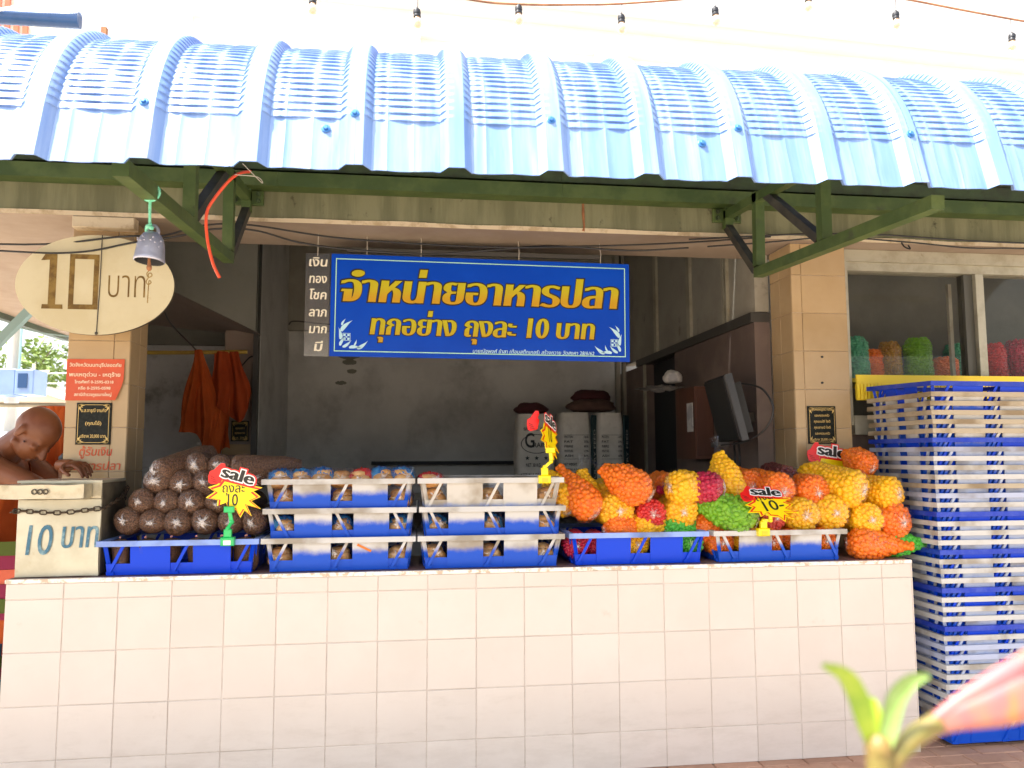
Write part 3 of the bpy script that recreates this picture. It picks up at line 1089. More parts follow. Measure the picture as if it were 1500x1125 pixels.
def crate_meshes():
    m = {}
    r = MB()
    for (x0, x1, y0, y1) in ((-.31, .31, -.25, -.238), (-.31, .31, .238, .25), (-.31, -.298, -.238, .238), (.298, .31, -.238, .238)):
        r.box(x0, x1, y0, y1, ZR0, CH)
    for (x0, x1, y0, y1) in ((-.298, .298, -.238, -.226), (-.298, .298, .226, .238), (-.298, -.286, -.226, .226), (.286, .298, -.226, .226)):
        r.box(x0, x1, y0, y1, CH - .006, CH - .001)
    m['rim'] = r.mesh('rim', 'crate_new_rim')
    t = MB().box(-.278, .278, -.22, .22, 0.001, .006)
    for sd, w in (((0, -1), .276), ((0, 1), .276), ((-1, 0), .219), ((1, 0), .219)):
        crate_wall(t, sd, -w, w, .001, ZL, 0, .004)
    for sx in (-1, 1):
        for sy in (-1, 1):
            t.bar((sx * .272, sy * .214, .04), (sx * .284, sy * .225, ZR0), .012, .012)
    m['tray'] = t.mesh('tray', 'crate_new')
    m['panel_long'] = [crate_wall(MB(), sd, a, b, .003, ZR0 + .004, .0035, .005).mesh('side_panel', 'crate_new') for sd in ((0, -1), (0, 1)) for a, b in ((-.187, -.036), (.052, .197))]
    m['panel_short'] = [crate_wall(MB(), sd, a, b, .003, ZR0 + .004, .0035, .005).mesh('end_panel', 'crate_new') for sd in ((-1, 0), (1, 0)) for a, b in ((-.12, -.03), (.03, .12))]
    st = []
    for sd, ln, us_ in (((0, -1), .055, (-.272, -.029, .207)), ((0, 1), -.055, (-.214, .03, .265)), ((-1, 0), .05, (-.205, .135)), ((1, 0), -.05, (-.17, .18))):
        for u in us_:
            w = MB()
            crate_wall(w, sd, u, u + .013, .012, ZR0 + .004, .009, .007, ln)
            crate_wall(w, sd, u - .006, u + .024, .001, .014, .007, .006)
            st.append(w.mesh('strut', 'crate_new'))
    m['strut'] = st
    return m


CM = crate_meshes()


def make_crate(name, label, group, loc, body, rim, rz=0):
    t = thing(name, label, 'crate', loc, group)
    t.rotation_euler.z = rz
    for nm, me in [('rim', CM['rim']), ('tray', CM['tray'])] + [('side_panel', q) for q in CM['panel_long']] + [('end_panel', q) for q in CM['panel_short']] + [('strut', q) for q in CM['strut']]:
        o = link(nm, me, t)
        set_mat(o, [rim if nm == 'rim' else body])
    return t


TOP = .8272
CY = .27
crate_specs = [
    (.612, 0, 'crate_new', 'crate_new_rim', 'clean blue crate heaped with brown pellet bags beside the tin box', 0),
    (1.24, 0, 'crate_worn', 'crate_worn_rim', 'scuffed blue bread crate at the bottom of the stack beside the brown bags', 0),
    (1.243, 1, 'crate_worn', 'crate_worn_rim', 'scuffed blue bread crate in the middle of the stack beside the brown bags', 1),
    (1.236, 2, 'crate_worn', 'crate_worn_rim', 'scuffed bread crate topping the stack beside the brown bags, heaped with bread', 0),
    (1.868, 0, 'crate_worn', 'crate_worn_rim', 'scuffed blue bread crate at the bottom of the stack beside the colourful puffs', 0),
    (1.873, 1, 'crate_worn', 'crate_worn_rim', 'scuffed blue bread crate in the middle of the stack beside the colourful puffs', 1),
    (1.866, 2, 'crate_pale', 'crate_worn_rim', 'crate rubbed almost white on top of a stack, yellow clip on its rim', 0),
    (2.507, 0, 'crate_new', 'crate_new_rim', 'bright clean blue crate under the red and yellow puff bags', 0),
    (3.148, 0, 'crate_worn', 'crate_worn_rim', 'worn blue crate with whitish rim carrying the yellow price sign', 1),
]
PT = .119
for x, tier, b, r_, lab, flip in crate_specs:
    cr = make_crate('bread_crate', lab, 'crates on the counter', (x, CY + rnd.uniform(-.004, .004), TOP + tier * PT), b, r_, math.pi if flip else 0)
    if x == 1.24:
        MB().bar((.072, -.2345, .106), (.128, -.2335, .078), .009, .002, (0, 1, 0)).build('tape_strip', 'tape_orange', cr, local=True)

# tall nested stack
ORD = 'bottom second third fourth fifth sixth seventh eighth ninth tenth eleventh twelfth thirteenth fourteenth fifteenth sixteenth seventeenth eighteenth'.split()
seq = 'NWWWWWNLWWWWLWNWWWNWWWNWWWNWLLWWWWWP'          # from the top
NP = .0418
for i, k in enumerate(seq):
    fromtop = i
    frombot = len(seq) - 1 - i
    b, r_ = {'N': ('crate_new', 'crate_blue_rim'), 'W': ('crate_worn' if i < 6 else 'crate_lilac', 'crate_brown_rim' if i < 6 or i in (11, 12) else 'crate_worn_rim'), 'L': ('crate_lilac', 'crate_lilac_rim'), 'P': ('crate_worn', 'crate_worn_rim')}[k]
    look = {'N': 'clean dark blue crate', 'W': 'crate with grey worn rim', 'L': 'crate with faded lilac blue rim', 'P': 'scuffed blue crate'}[k]
    if i == 0:
        place = 'topmost of the tall nested stack, tilted a little'
    elif frombot == 0:
        place = 'standing on the paving under the whole tall stack'
    elif i < 18:
        place = ORD[i] + ' from the top of the tall nested stack'
    else:
        place = ORD[frombot] + ' from the bottom of the tall nested stack'
    c = make_crate('nested_crate', look + ', ' + place, 'crates nested in the tall stack', (4.183 + rnd.uniform(-.003, .003) - .0002 * frombot, .232 + rnd.uniform(-.003, .003), .021 + frombot * NP), b, r_, 0)
    c.rotation_euler.z = rnd.uniform(-.006, .006)
    if i == 0:
        c.location.z += .014
        c.rotation_euler.x = .03

# ------------------------------------------------------------------ bag templates (axis +y, front end at the origin)
def ico():
    b = bmesh.new()
    bmesh.ops.create_icosphere(b, subdivisions=2, radius=1)
    v = [x.co.copy() for x in b.verts]
    f = [tuple(x.index for x in q.verts) for q in b.faces]
    b.free()
    return v, f


ICO = ico()


def sack_R(shape, r):
    def f(t):
        if shape == 'cone':
            front = math.sqrt(max(0, 1 - (1 - min(1, t / .16)) ** 2))
            return max(.004, r * front * (1 - .82 * sm(.25, 1, t)))
        if shape == 'lump':
            return max(.004, r * math.sqrt(max(0, 1 - (1 - min(1, t / .3)) ** 2)) * (1 - .75 * sm(.5, 1, t)) * (1 + .04 * math.sin(9 * t)))
        front = math.sqrt(max(0, 1 - (1 - min(1, t / .13)) ** 2))
        return max(.004, r * front * (1 - .30 * sm(.8, 1, t)) * (1 + .03 * math.sin(7 * t + 1)))
    return f


def puff_bag_meshes(seed, shape, L, r, br, stick=1.0):
    q = random.Random(seed)
    Rf = sack_R(shape, r - br * .9)
    mb = MB()
    # arc length sampling
    ts = np.linspace(0.002, 1, 200)
    pr = [(t * L, Rf(t)) for t in ts]
    acc, nxt = 0, 0
    sp = br * 1.55
    last = (0, 0.0)
    for (y, rad) in pr:
        acc += math.hypot(y - last[0], rad - last[1])
        last = (y, rad)
        if acc < nxt:
            continue
        nxt += sp
        n = max(1, int(2 * math.pi * rad / (sp * 1.06)))
        ph = q.random() * 6.28
        for k in range(n):
            a = ph + 2 * math.pi * k / n + q.uniform(-.12, .12)
            sc = br * q.uniform(.85, 1.12)
            rr = rad + q.uniform(-.12, .06) * br
            c = Vector((rr * math.cos(a), y + br + q.uniform(-.3, .3) * br, rr * math.sin(a)))
            rot = Matrix.Rotation(q.random() * 6.28, 3, Vector((q.uniform(-1, 1), q.uniform(-1, 1), q.uniform(-1, 1))).normalized())
            S = Matrix.Diagonal((sc * q.uniform(.85, 1.1), sc * q.uniform(.85, 1.1), sc * stick * q.uniform(.9, 1.15)))
            M = rot @ S
            mb.add([c + M @ v for v in ICO[0]], ICO[1])
    core = [[((Rf(t) + br * .30) * math.cos(a), t * L + br, (Rf(t) + br * .30) * math.sin(a)) for a in np.linspace(0, 2 * math.pi, 12, endpoint=False)] for t in (.004, .012, .03, .06, .1, .16, .3, .45, .6, .72, .85, .99)]
    mb.grid(core, wrap=True)
    puffs = mb.mesh('puffs', 'puff_yellow', 'all')
    return puffs, film_mesh(seed, sack_R(shape, r + br * .15), L + br * 1.5, 'film', tail=shape != 'sack'), pleat_mesh(seed, r, 15, full=.62)


def film_mesh(seed, Rf, L, m, tail=False, amp=.045):
    rows = []
    n = 40
    ts = [0.0005, .004, .012, .03, .06, .1, .16, .25, .35, .45, .55, .65, .75, .85, .92, .97, 1.0]
    for t in ts:
        rad = Rf(t)
        row = []
        for k in range(n):
            a = 2 * math.pi * k / n
            pl = 1 + amp * noise.noise((math.cos(a) * 2 + seed, t * 6, math.sin(a) * 2)) + (.03 * math.sin(13 * a + seed) * math.exp(-t * 10)) + .018 * noise.noise((math.cos(a) * 7, t * 18 + seed, math.sin(a) * 7))
            row.append((rad * pl * math.cos(a), t * L - .0035 + .003 * math.sin(13 * a + seed) * math.exp(-t * 60), rad * pl * math.sin(a)))
        rows.append(row)
    if tail:
        for e_, rr in ((.012, .25), (.03, .12), (.05, .3), (.07, .42)):
            rows.append([(Rf(.9) * rr * math.cos(2 * math.pi * k / n) * (1.5 + .5 * math.sin(k)), L + e_, Rf(.9) * rr * .5 * math.sin(2 * math.pi * k / n)) for k in range(n)])
    mb = MB().grid(rows, wrap=True)
    return mb.mesh('film', m, 'all')


def pleat_mesh(seed, r, n, cap=.13, L=.25, full=.8):
    """Bunched folds of plastic radiating from the gathered middle of a bag end."""
    q = random.Random(seed * 3 + 1)
    mb = MB()
    for k in range(n):
        a = 2 * math.pi * (k + q.uniform(-.4, .4)) / n
        l = r * q.uniform(.3, full) * (1 if q.random() < .6 else .6)
        w = r * q.uniform(.012, .05)
        d = Vector((math.cos(a), 0, math.sin(a)))
        s = Vector((-d.z, 0, d.x))
        seq_ = []
        bend = q.uniform(-.16, .16)
        for i in range(6):
            u = .03 + .97 * i / 5
            p = d * (l * u) + s * (l * bend * u * u)
            y = L * cap * (1 - math.sqrt(max(0, 1 - (l * u / r) ** 2))) - .004
            ww = w * (.5 + 1.1 * math.sin(math.pi * u)) * (1 if i < 5 else .1)
            seq_.append([p + s * ww + Vector((0, y + .0015, 0)), p + Vector((0, y - .004 * (1 - u * .6), 0)), p - s * ww + Vector((0, y + .0015, 0))])
        mb.grid(seq_)
    return mb.mesh('pleats', 'film_pleat', 'all')


def knot_mesh(seed, r):
    q = random.Random(seed)
    mb = MB()
    for k in range(4):
        mb.ball((q.uniform(-.3, .3) * r, -.004 + q.uniform(-.2, .2) * r, q.uniform(-.3, .3) * r), (r * q.uniform(.5, .9), r * .5, r * q.uniform(.4, .8)), 7, 5)
    return mb.mesh('tie', 'milky', 'all')


def aim(axis, spin=0):
    """Rotation that turns +y into the axis."""
    d = Vector(axis).normalized()
    return (d.to_track_quat('Y', 'Z').to_matrix() @ Matrix.Rotation(spin, 3, 'Y')).to_euler()


PB = {'sack': [puff_bag_meshes(s, 'sack', .24, .072, .0115) for s in (1, 2)],
      'fat': [puff_bag_meshes(s, 'lump', .22, .076, .012) for s in (3, 4)],
      'cone': [puff_bag_meshes(s, 'cone', .25, .068, .0125) for s in (5, 6)],
      'stick': [puff_bag_meshes(s, 'lump', .23, .068, .0105, 1.6) for s in (7,)]}
KN = [knot_mesh(s, .011) for s in (1, 2)]
ROT = [0]


def puff_bag(name, label, shape, colour, loc, axis, s=1.0, group='bags of coloured puffs on the counter', pleats=True, sq=1.0):
    vs = PB[shape]
    ROT[0] += 1
    me = vs[ROT[0] % len(vs)]
    t = thing(name, label, 'bag', loc, group)
    t.rotation_euler = aim(axis, rnd.uniform(-.5, .5) if sq != 1 else rnd.uniform(0, 6.28))
    s *= 1.15 if group.endswith('counter') else 1
    t.scale = (s, s, s * sq)
    o = link('puffs', me[0], t)
    o['kind'] = 'stuff'
    set_mat(o, ['puff_' + colour])
    link('film', me[1], t)
    if pleats:
        set_mat(link('pleats', me[2], t), ['film_pleat_soft'])
        link('tie', KN[ROT[0] % 2], t).scale = (.7, .7, .7)
    return t


B = 'puff_bag'
F = (.03, 1, .06)
puffs = [
    ('yellow puff bag squeezed against the white-rimmed crate stack', 'fat', 'yellow', (2.225, .15, 1.045), (-.25, .8, .75), .95),
    ('tall orange puff bag tapering upward beside the bread crates', 'cone', 'orange', (2.325, .09, 1.035), (-.35, .55, .62), 1.0),
    ('yellow puff bag, end facing out, between the tall orange and the red bag', 'sack', 'yellow', (2.44, .08, 1.05), (-.10, 1, .04), .98),
    ('small red puff bag, end facing out, in the clean blue crate', 'sack', 'red', (2.585, .07, 1.035), (.05, 1, .04), .80),
    ('plump orange puff bag lying on top above the clean blue crate', 'fat', 'orange', (2.565, .05, 1.115), (-.72, .5, .48), .96),
    ('yellow puff bag lying sideways on top beside the dark red one', 'cone', 'yellow', (2.66, .07, 1.155), (.86, .42, -.05), 1.04),
    ('yellow puff bag, end facing out, below the dark red one', 'sack', 'yellow', (2.725, .07, 1.043), (.06, 1, .04), .90),
    ('shiny dark red puff bag lying on top of the heap', 'cone', 'magenta', (2.905, .06, 1.155), (-.8, .45, -.06), .96),
    ('yellow puff bag standing up behind the green one', 'fat', 'yellow', (2.985, .16, 1.075), (-.1, .35, .9), .93),
    ('pale green puff bag behind the yellow price sign', 'stick', 'green', (3.04, .02, 1.015), (-.86, .42, .22), 1.0),
    ('orange puff bag tucked behind the green and dark red ones', 'sack', 'orange', (2.86, .15, 1.035), (0, 1, .05), .9),
    ('orange puff bag deep in the heap above the price sign', 'sack', 'orange', (3.105, .2, 1.145), (0, 1, .1), .92),
    ('small pinkish red puff bag behind the price sign clip', 'sack', 'pink', (3.165, .09, 1.01), (0, 1, .03), .72),
    ('large orange puff bag, end facing out, just above the price sign', 'sack', 'orange', (3.21, .1, 1.125), (-.12, 1, .10), 1.02),
    ('large orange puff bag in the upper row between orange and yellow ones', 'sack', 'orange', (3.375, .1, 1.12), (-.06, 1, .06), .98),
    ('yellow puff bag resting on the worn rim beside the price sign', 'sack', 'yellow', (3.285, .05, 1.02), (.05, 1, .05), .95),
    ('yellow puff bag at the corner of the worn crate in the lower row', 'sack', 'yellow', (3.435, .06, 1.03), (.0, 1, .03), .98),
    ('long yellow puff bag sloping back on top near the pillar', 'sack', 'yellow', (3.57, .06, 1.128), (-.45, .9, .20), 1.08),
    ('orange puff bag topping the whole heap in front of the pillar', 'fat', 'orange', (3.705, .20, 1.222), (-.12, .85, .35), .80),
    ('yellow puff bag nearest the tall crate stack in the upper row', 'sack', 'yellow', (3.75, .07, 1.112), (-.35, .95, .06), .96),
    ('yellow puff bag perched outside the worn crate below the long one', 'sack', 'yellow', (3.60, .05, .998), (.08, 1, .04), .90),
    ('orange puff bag, end facing out, against the tall crate stack', 'sack', 'orange', (3.752, .05, .985), (-.2, 1, .08), 1.02),
    ('orange cone shaped puff bag lying on the bare counter end', 'cone', 'orange', (3.50, .10, .895), (.95, -.12, -.06), .98),
    ('bright green puff bag lying on the counter corner', 'cone', 'leaf_green', (3.66, .14, .890), (.98, -.10, -.04), .86),
    ('yellow puff bag low in the clean crate, mostly below its rim', 'fat', 'yellow', (2.49, .12, .975), (.9, .3, .04), .82),
    ('green puff bag peeping over the rim of the clean blue crate', 'stick', 'leaf_green', (2.64, .12, .965), (.9, .35, .05), .82),
    ('orange puff bag peeping between the two puff crates', 'fat', 'orange', (2.78, .14, .965), (.9, .3, .05), .86),
    ('orange puff bag sunk behind the rim near the bread crates', 'fat', 'orange', (2.37, .10, .965), (.9, .3, .08), .74),
    ('dark red puff bag behind the slanted strut, nearest the bread crates', 'sack', 'magenta', (2.245, .075, .905), (.1, 1, 0), .72),
    ('red puff bag low in the clean crate behind its blue panel', 'sack', 'magenta', (2.345, .085, .903), (.05, 1, 0), .70),
    ('yellow puff bag showing through the middle gap of the clean crate', 'sack', 'yellow', (2.515, .08, .905), (0, 1, 0), .74),
    ('green puff bag showing through the end gap of the clean crate', 'sack', 'leaf_green', (2.765, .08, .905), (0, 1, 0), .72),
    ('orange puff bag showing through the first gap of the worn crate', 'sack', 'orange', (2.905, .08, .905), (0, 1, 0), .78),
    ('orange puff bag showing through the middle gap of the worn crate', 'sack', 'orange', (3.14, .08, .905), (0, 1, 0), .76),
    ('orange puff bag showing through the last gap of the worn crate', 'sack', 'orange', (3.395, .08, .905), (0, 1, 0), .74),
    ('dark maroon puff bag in the shadow between orange bags at the back', 'sack', 'maroon', (3.30, .24, 1.165), (.1, 1, .1), .9),
    ('yellow puff bag filling the worn crate behind its panel', 'sack', 'yellow', (3.03, .09, .915), (0, 1, 0), .78),
    ('orange puff bag filling the worn crate beside its last gap', 'sack', 'orange', (3.27, .09, .915), (0, 1, 0), .78),
    ('orange puff bag filling the heap behind the small red bag', 'sack', 'orange', (2.56, .22, 1.05), (0, 1, .05), 1.0),
    ('yellow puff bag in the second layer behind the plump orange one', 'sack', 'yellow', (2.43, .22, 1.10), (.1, 1, .05), .95),
    ('orange puff bag in the second layer behind the sideways yellow one', 'sack', 'orange', (2.72, .24, 1.13), (.1, 1, .05), .95),
    ('yellow puff bag in the second layer behind the pale green one', 'sack', 'yellow', (2.96, .24, 1.02), (.1, 1, .05), 1.0),
    ('yellow puff bag in the second layer behind the small pinkish bag', 'sack', 'yellow', (3.12, .22, 1.06), (.1, 1, .05), .95),
    ('orange puff bag in the second layer behind the lower yellow pair', 'sack', 'orange', (3.36, .22, 1.03), (.1, 1, .05), 1.0),
    ('yellow puff bag in the second layer behind the upper orange bags', 'sack', 'yellow', (3.45, .26, 1.12), (.1, 1, .05), .95),
    ('orange puff bag in the second layer beside the tall crate stack', 'sack', 'orange', (3.66, .2, 1.03), (.1, 1, .05), .95),
    ('yellow puff bag standing behind the tall orange one near the bread', 'fat', 'yellow', (2.31, .20, 1.0), (0, .3, 1), .9),
    ('yellow puff bag at the very back holding up the topmost orange one', 'sack', 'yellow', (3.62, .27, 1.06), (0, 1, .1), 1.0),
]
for lab, sh_, c, loc, ax, s in puffs:
    puff_bag(B, lab, sh_, c, loc, ax, s)
# bags standing behind the window
wb = [('pale teal puff bag against the window frame behind glass', 'teal', 4.10, .95, 1.72), ('orange puff bag squeezed behind the teal one in the window', 'orange', 4.245, 1.0, 1.66),
      ('mustard puff bag with a twisted neck in the window', 'mustard', 4.335, .97, 1.70), ('light green puff bag in the middle of the window shelf', 'green', 4.50, .95, 1.72),
      ('half empty orange puff bag beside the light green one', 'orange', 4.67, .95, 1.62), ('dark green puff bag beside the window mullion', 'teal', 4.80, 1.02, 1.70),
      ('orange puff bag in the second window pane', 'red', 5.00, .97, 1.70), ('magenta puff bag in the second window pane', 'magenta', 5.15, .95, 1.72), ('red puff bag in the second window pane near the frame edge', 'red', 5.33, .95, 1.70)]
for lab, c, x, y, zt in wb:
    b = puff_bag('window_puff_bag', lab, 'sack', c, (x, y, 1.724), (0, 0.05, 1), 1.0, 'puff bags behind the window', False)
    b.scale = (.98, .98, (zt - 1.48) * 4.0)
    b.scale = (1.12, (zt - 1.49) * 4.3, .9)

# ------------------------------------------------------------------ brown pellet bags
BL, BR = .29, .0515
bodies = []
for s in (1, 2, 3, 4, 5, 6):
    Rf = sack_R('sack', BR)
    rows = []
    for t in (0.0005, .006, .02, .05, .09, .13, .2, .32, .45, .6, .75, .88, .96, 1):
        rows.append([(Rf(t) * math.cos(a) * (1 + .07 * noise.noise((math.cos(a) * 1.7 + s * 9, t * 5, math.sin(a) * 1.7))), t * BL, Rf(t) * math.sin(a) * (1 + .07 * noise.noise((math.cos(a) * 1.7 + s * 9, t * 5, math.sin(a) * 1.7)))) for a in np.linspace(0, 2 * math.pi, 28, endpoint=False)])
    body = MB().grid(rows, wrap=True).mesh('pellet_fill', 'pellets', 'all')
    bodies.append((body, film_mesh(s, sack_R('sack', BR * 1.04), BL * 1.02, 'film_dark', amp=.09), pleat_mesh(s + 40, BR, 16 + 3 * s, full=.7 + .06 * s, L=.2)))


def brown_bag(label, loc, axis, s=1.0, ends=True):
    k = rnd.randrange(6)
    t = thing('pellet_bag', label, 'bag', loc, 'bags of brown feed pellets')
    t.rotation_euler = aim(axis, rnd.uniform(0, 6.28))
    t.scale = (s * rnd.uniform(.96, 1.08), s, s * rnd.uniform(.92, 1.03))
    link('pellet_fill', bodies[k][0], t)
    link('film', bodies[k][1], t)
    if ends:
        dx, dz = rnd.uniform(-.008, .008), rnd.uniform(-.008, .008)
        o = link('pleats', bodies[k][2], t, (dx, -.004, dz))
        q = rnd.uniform(.65, 1.0)
        o.scale = (q, 1, q * rnd.uniform(.8, 1.1))
        o = link('tie', KN[k % 2], t, (dx, 0, dz))
        o.scale = (.7, .7, .7)
    return t


rows_b = [[(0.384, 0.08, 1.032), (0.481, 0.08, 1.030), (0.581, 0.08, 1.028), (0.682, 0.08, 1.028), (0.784, 0.08, 1.028), (0.879, 0.08, 1.026)],
          [(0.432, 0.10, 1.113), (0.522, 0.11, 1.108), (0.622, 0.11, 1.105), (0.727, 0.11, 1.105), (0.825, 0.11, 1.10)],
          [(0.475, 0.13, 1.192), (0.575, 0.14, 1.186), (0.668, 0.14, 1.180), (0.765, 0.14, 1.178)],
          [(0.625, 0.17, 1.258), (0.718, 0.17, 1.252)]]
rowname = ['bottom visible row', 'second row', 'third row', 'top row']
num = ['first', 'second', 'third', 'fourth', 'fifth', 'sixth']
for i, row in enumerate(rows_b):
    for j, p in enumerate(row):
        brown_bag('brown pellet bag, end facing out, %s from the tin box in the %s' % (num[j], rowname[i]), p, (rnd.uniform(-.06, .10), 1, rnd.uniform(-.02, .05)), rnd.uniform(.97, 1.06))
brown_bag('dark brown pellet bag lying aslant at the shoulder of the heap', (.47, .15, 1.225), (.62, .75, .30), 1.0)
brown_bag('dark brown pellet bag lying crosswise on top behind the sale sign', (.76, .20, 1.255), (.93, .25, -.04), 1.02, False)
brown_bag('dark brown pellet bag sagging toward the bread crates on top', (.86, .19, 1.205), (.1, 1, .05), 1.0)
for j in range(6):
    x = .37 + j * .098
    b = brown_bag('dark brown pellet bag standing in the clean crate, %s from the tin box' % num[j], (x, .088, .965), (rnd.uniform(-.1, .1), .12, -1), .98, False)
    b.scale = (1.0, .47, .62)
    kn = link('tie', KN[j % 2], b, (0, -.012, 0))
    set_mat(kn, ['pink_tie'])
    kn.scale = (.8, 1.4, .8)

# ------------------------------------------------------------------ bread bags
def bun_mesh(seed, lx, ly, lz):
    q = random.Random(seed)
    vs = []
    mb = MB()
    rows = []
    for i in range(1, 13):
        ph = math.pi * i / 13
        row = []
        for k in range(20):
            a = 2 * math.pi * k / 20
            c, s_ = math.cos(a), math.sin(a)
            e_ = .75
            x = lx * math.copysign(abs(c) ** e_, c) * math.sin(ph) ** .7
            y = ly * math.copysign(abs(s_) ** e_, s_) * math.sin(ph) ** .7
            z = lz * math.cos(ph)
            if z < 0:
                z *= .75
            f = 1 + .09 * noise.noise((x * 25 + seed * 5, y * 25, z * 25))
            row.append((x * f, y * f, z * f + lz * .75))
        rows.append(row)
    mb.grid(rows, wrap=True)
    n = len(mb.v)
    mb.f += [tuple(range(20)), tuple(range(n - 20, n))[::-1]]
    mb.m += [0, 0]
    return mb.mesh('bun', 'bread', 'all')


def bread_film(seed, w, d, h):
    rows = []
    n = 36
    for i in range(15):
        t = i / 14
        hh = h * t
        k_ = math.sin(math.pi * (.12 + .76 * t)) ** .5
        row = []
        for k in range(n):
            a = 2 * math.pi * k / n
            c, s_ = math.cos(a), math.sin(a)
            f = k_ * (1 + .16 * noise.noise((c * 2.2 + seed * 3, s_ * 2.2, t * 4)) + .09 * noise.noise((c * 6 + seed, s_ * 6, t * 11)))
            row.append((w * f * math.copysign(abs(c) ** .7, c), d * f * math.copysign(abs(s_) ** .7, s_), hh + .008 * noise.noise((c * 3, s_ * 3, seed + t * 3))))
        rows.append(row)
    mb = MB().grid(rows, wrap=True)
    n0 = len(mb.v)
    mb.f += [tuple(range(n))[::-1], tuple(range(n0 - n, n0))]
    mb.m += [0, 0]
    return mb.mesh('film', 'film_bread', 'all')


def print_mesh(seed, w, d, h):
    """Printed upper part of a bread bag: a crumpled sheet with a ruffled crest."""
    rows = []
    q = random.Random(seed)
    for i in range(9):
        t = i / 8
        row = []
        for k in range(22):
            u = k / 21 * 2 - 1
            y = d * (.9 - 1.5 * t) * (1 - .15 * u * u)
            z = h * (.45 + .62 * math.sin(math.pi * min(1, t * .9 + .1)) ** .8) * (1 - .25 * u * u) + .010 * noise.noise((u * 5 + seed, t * 6, 0))
            row.append((u * w * .92, y + .006 * noise.noise((u * 9, t * 9, seed)), z + .006 * noise.noise((u * 14, t * 4, seed * 2))))
        rows.append(row)
    return MB().grid(rows).mesh('printed_top', 'blue_print', 'all')


BREAD_GLINTS = [pleat_mesh(s + 70, .05, 10, L=.2, full=.95) for s in (1, 2, 3)]
BUN = [bun_mesh(s, .045, .05, .034) for s in (1, 2, 3, 4)]
BF = [bread_film(s, .055, .062, .088) for s in (1, 2, 3)]
PRN = [print_mesh(s, .052, .055, .085) for s in (1, 2, 3)]


def bread_bag(label, loc, printed=True, rz=0, h=1.0, colr='blue_print'):
    t = thing('bread_bag', label, 'bread bag', loc, 'bags of bread buns')
    t.rotation_euler = (0, 0, rz)
    t.scale = (1.06, 1.0, h * 1.06)
    link('bun', BUN[rnd.randrange(4)], t, (rnd.uniform(-.004, .004), rnd.uniform(-.008, .0), .003)).rotation_euler.z = rnd.uniform(-.3, .3)
    o = link('bun', BUN[rnd.randrange(4)], t, (rnd.uniform(-.01, .01), .012, .038))
    o.scale = (.8, .8, .7)
    o.rotation_euler.z = rnd.uniform(0, 3)
    link('film', BF[rnd.randrange(3)], t)
    pl = link('pleats', BREAD_GLINTS[rnd.randrange(3)], t, (rnd.uniform(-.012, .012), -.058, .045 + rnd.uniform(-.01, .012)))  # milky folds added on the front to stand in for glints on the film
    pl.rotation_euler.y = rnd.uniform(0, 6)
    if printed:
        p = link('printed_top', PRN[rnd.randrange(3)], t)
        set_mat(p, [colr])
    return t


tiers = ['bottom', 'middle', 'top']
gap = {0: 'first gap', 1: 'panel after the first gap', 2: 'middle gap', 3: 'panel after the middle gap', 4: 'last gap'}
for cx, side in ((1.24, 'brown bags'), (1.868, 'colourful puffs')):
    for tier in range(3):
        for k in range(5):
            x = cx - .235 + k * .118 + rnd.uniform(-.006, .006)
            lab = 'bread bag behind the %s, %s crate beside the %s' % (gap[k], tiers[tier], side)
            bread_bag(lab, (x, .119 + rnd.uniform(-.003, .006), TOP + tier * PT + .0075), tier == 1 and k % 2 == 0, rnd.uniform(-.3, .3), 1.0)
heap = ['blue topped bread bag at the very edge of the heap beside the sale sign', 'blue topped bread bag, second from the sale sign on top', 'tall blue topped bread bag, third from the sale sign', 'low bread bag, fourth from the sale sign on top',
        'bread bag with a red print in the middle of the top row', 'golden bread bag, last but one of the heaped top row', 'golden bread bag at the far end of the heaped crate']
for k, lab in enumerate(heap):
    x = .985 + k * .084
    bread_bag(lab, (x, .14 + rnd.uniform(-.01, .01), TOP + 2 * PT + .092 + (.006 if k in (2, 5, 6) else 0)), k not in (3,), rnd.uniform(-.4, .4), .92, 'red_print' if k == 4 else 'blue_print')
bread_bag('single bread bag sitting on the corner of the pale top crate', (1.612, .12, TOP + 2 * PT + .092), True, .3, .74, 'red_print')
# ------------------------------------------------------------------ signs and boards
bn = thing('hanging_banner', 'blue banner with large yellow Thai lettering hanging under the beam', 'banner', (1.888, .62, 1.78))
BM = plane_M((1.888, .62, 2.0385), (1, 0, -.0072))
MB().prism([(-.762, -.2575), (.762, -.2575), (.762, .2575), (-.762, .2575)], BM, .006).build('banner_sheet', 'sign_blue', bn)
flat(frame_polys(-.74, .74, -.233, .235, .0045), 'sign_line', bn, BM, 'border_line')
text('จำหน่ายอาหารปลา', 'letter_dark', bn, BM, -.705, .697, .018, wx=.080, wz=.026, shear=.12, lift=.0012, zscale=.205, name='lettering_outline')
text('จำหน่ายอาหารปลา', 'banner_gold', bn, BM, -.702, .694, .018, wx=.052, wz=-.006, shear=.12, lift=.002, zscale=.205)
text('ทุกอย่าง ถุงละ 10 บาท', 'letter_dark', bn, BM, -.563, .574, -.145, wx=.074, wz=.026, shear=.12, lift=.0012, zscale=.150, name='lettering_outline')
text('ทุกอย่าง ถุงละ 10 บาท', 'banner_gold', bn, BM, -.561, .572, -.145, wx=.046, wz=-.006, shear=.12, lift=.002, zscale=.150)
text('นายณัฐพงศ์ ขำสา (ต้อมสติ๊กเกอร์) สร้างถวาย วัดสงคา 28/6/62', 'ornament', bn, BM, -.053, .573, -.226, wx=.01, wz=.01, shear=.15, lift=.0015, zscale=.026, name='small_lettering')
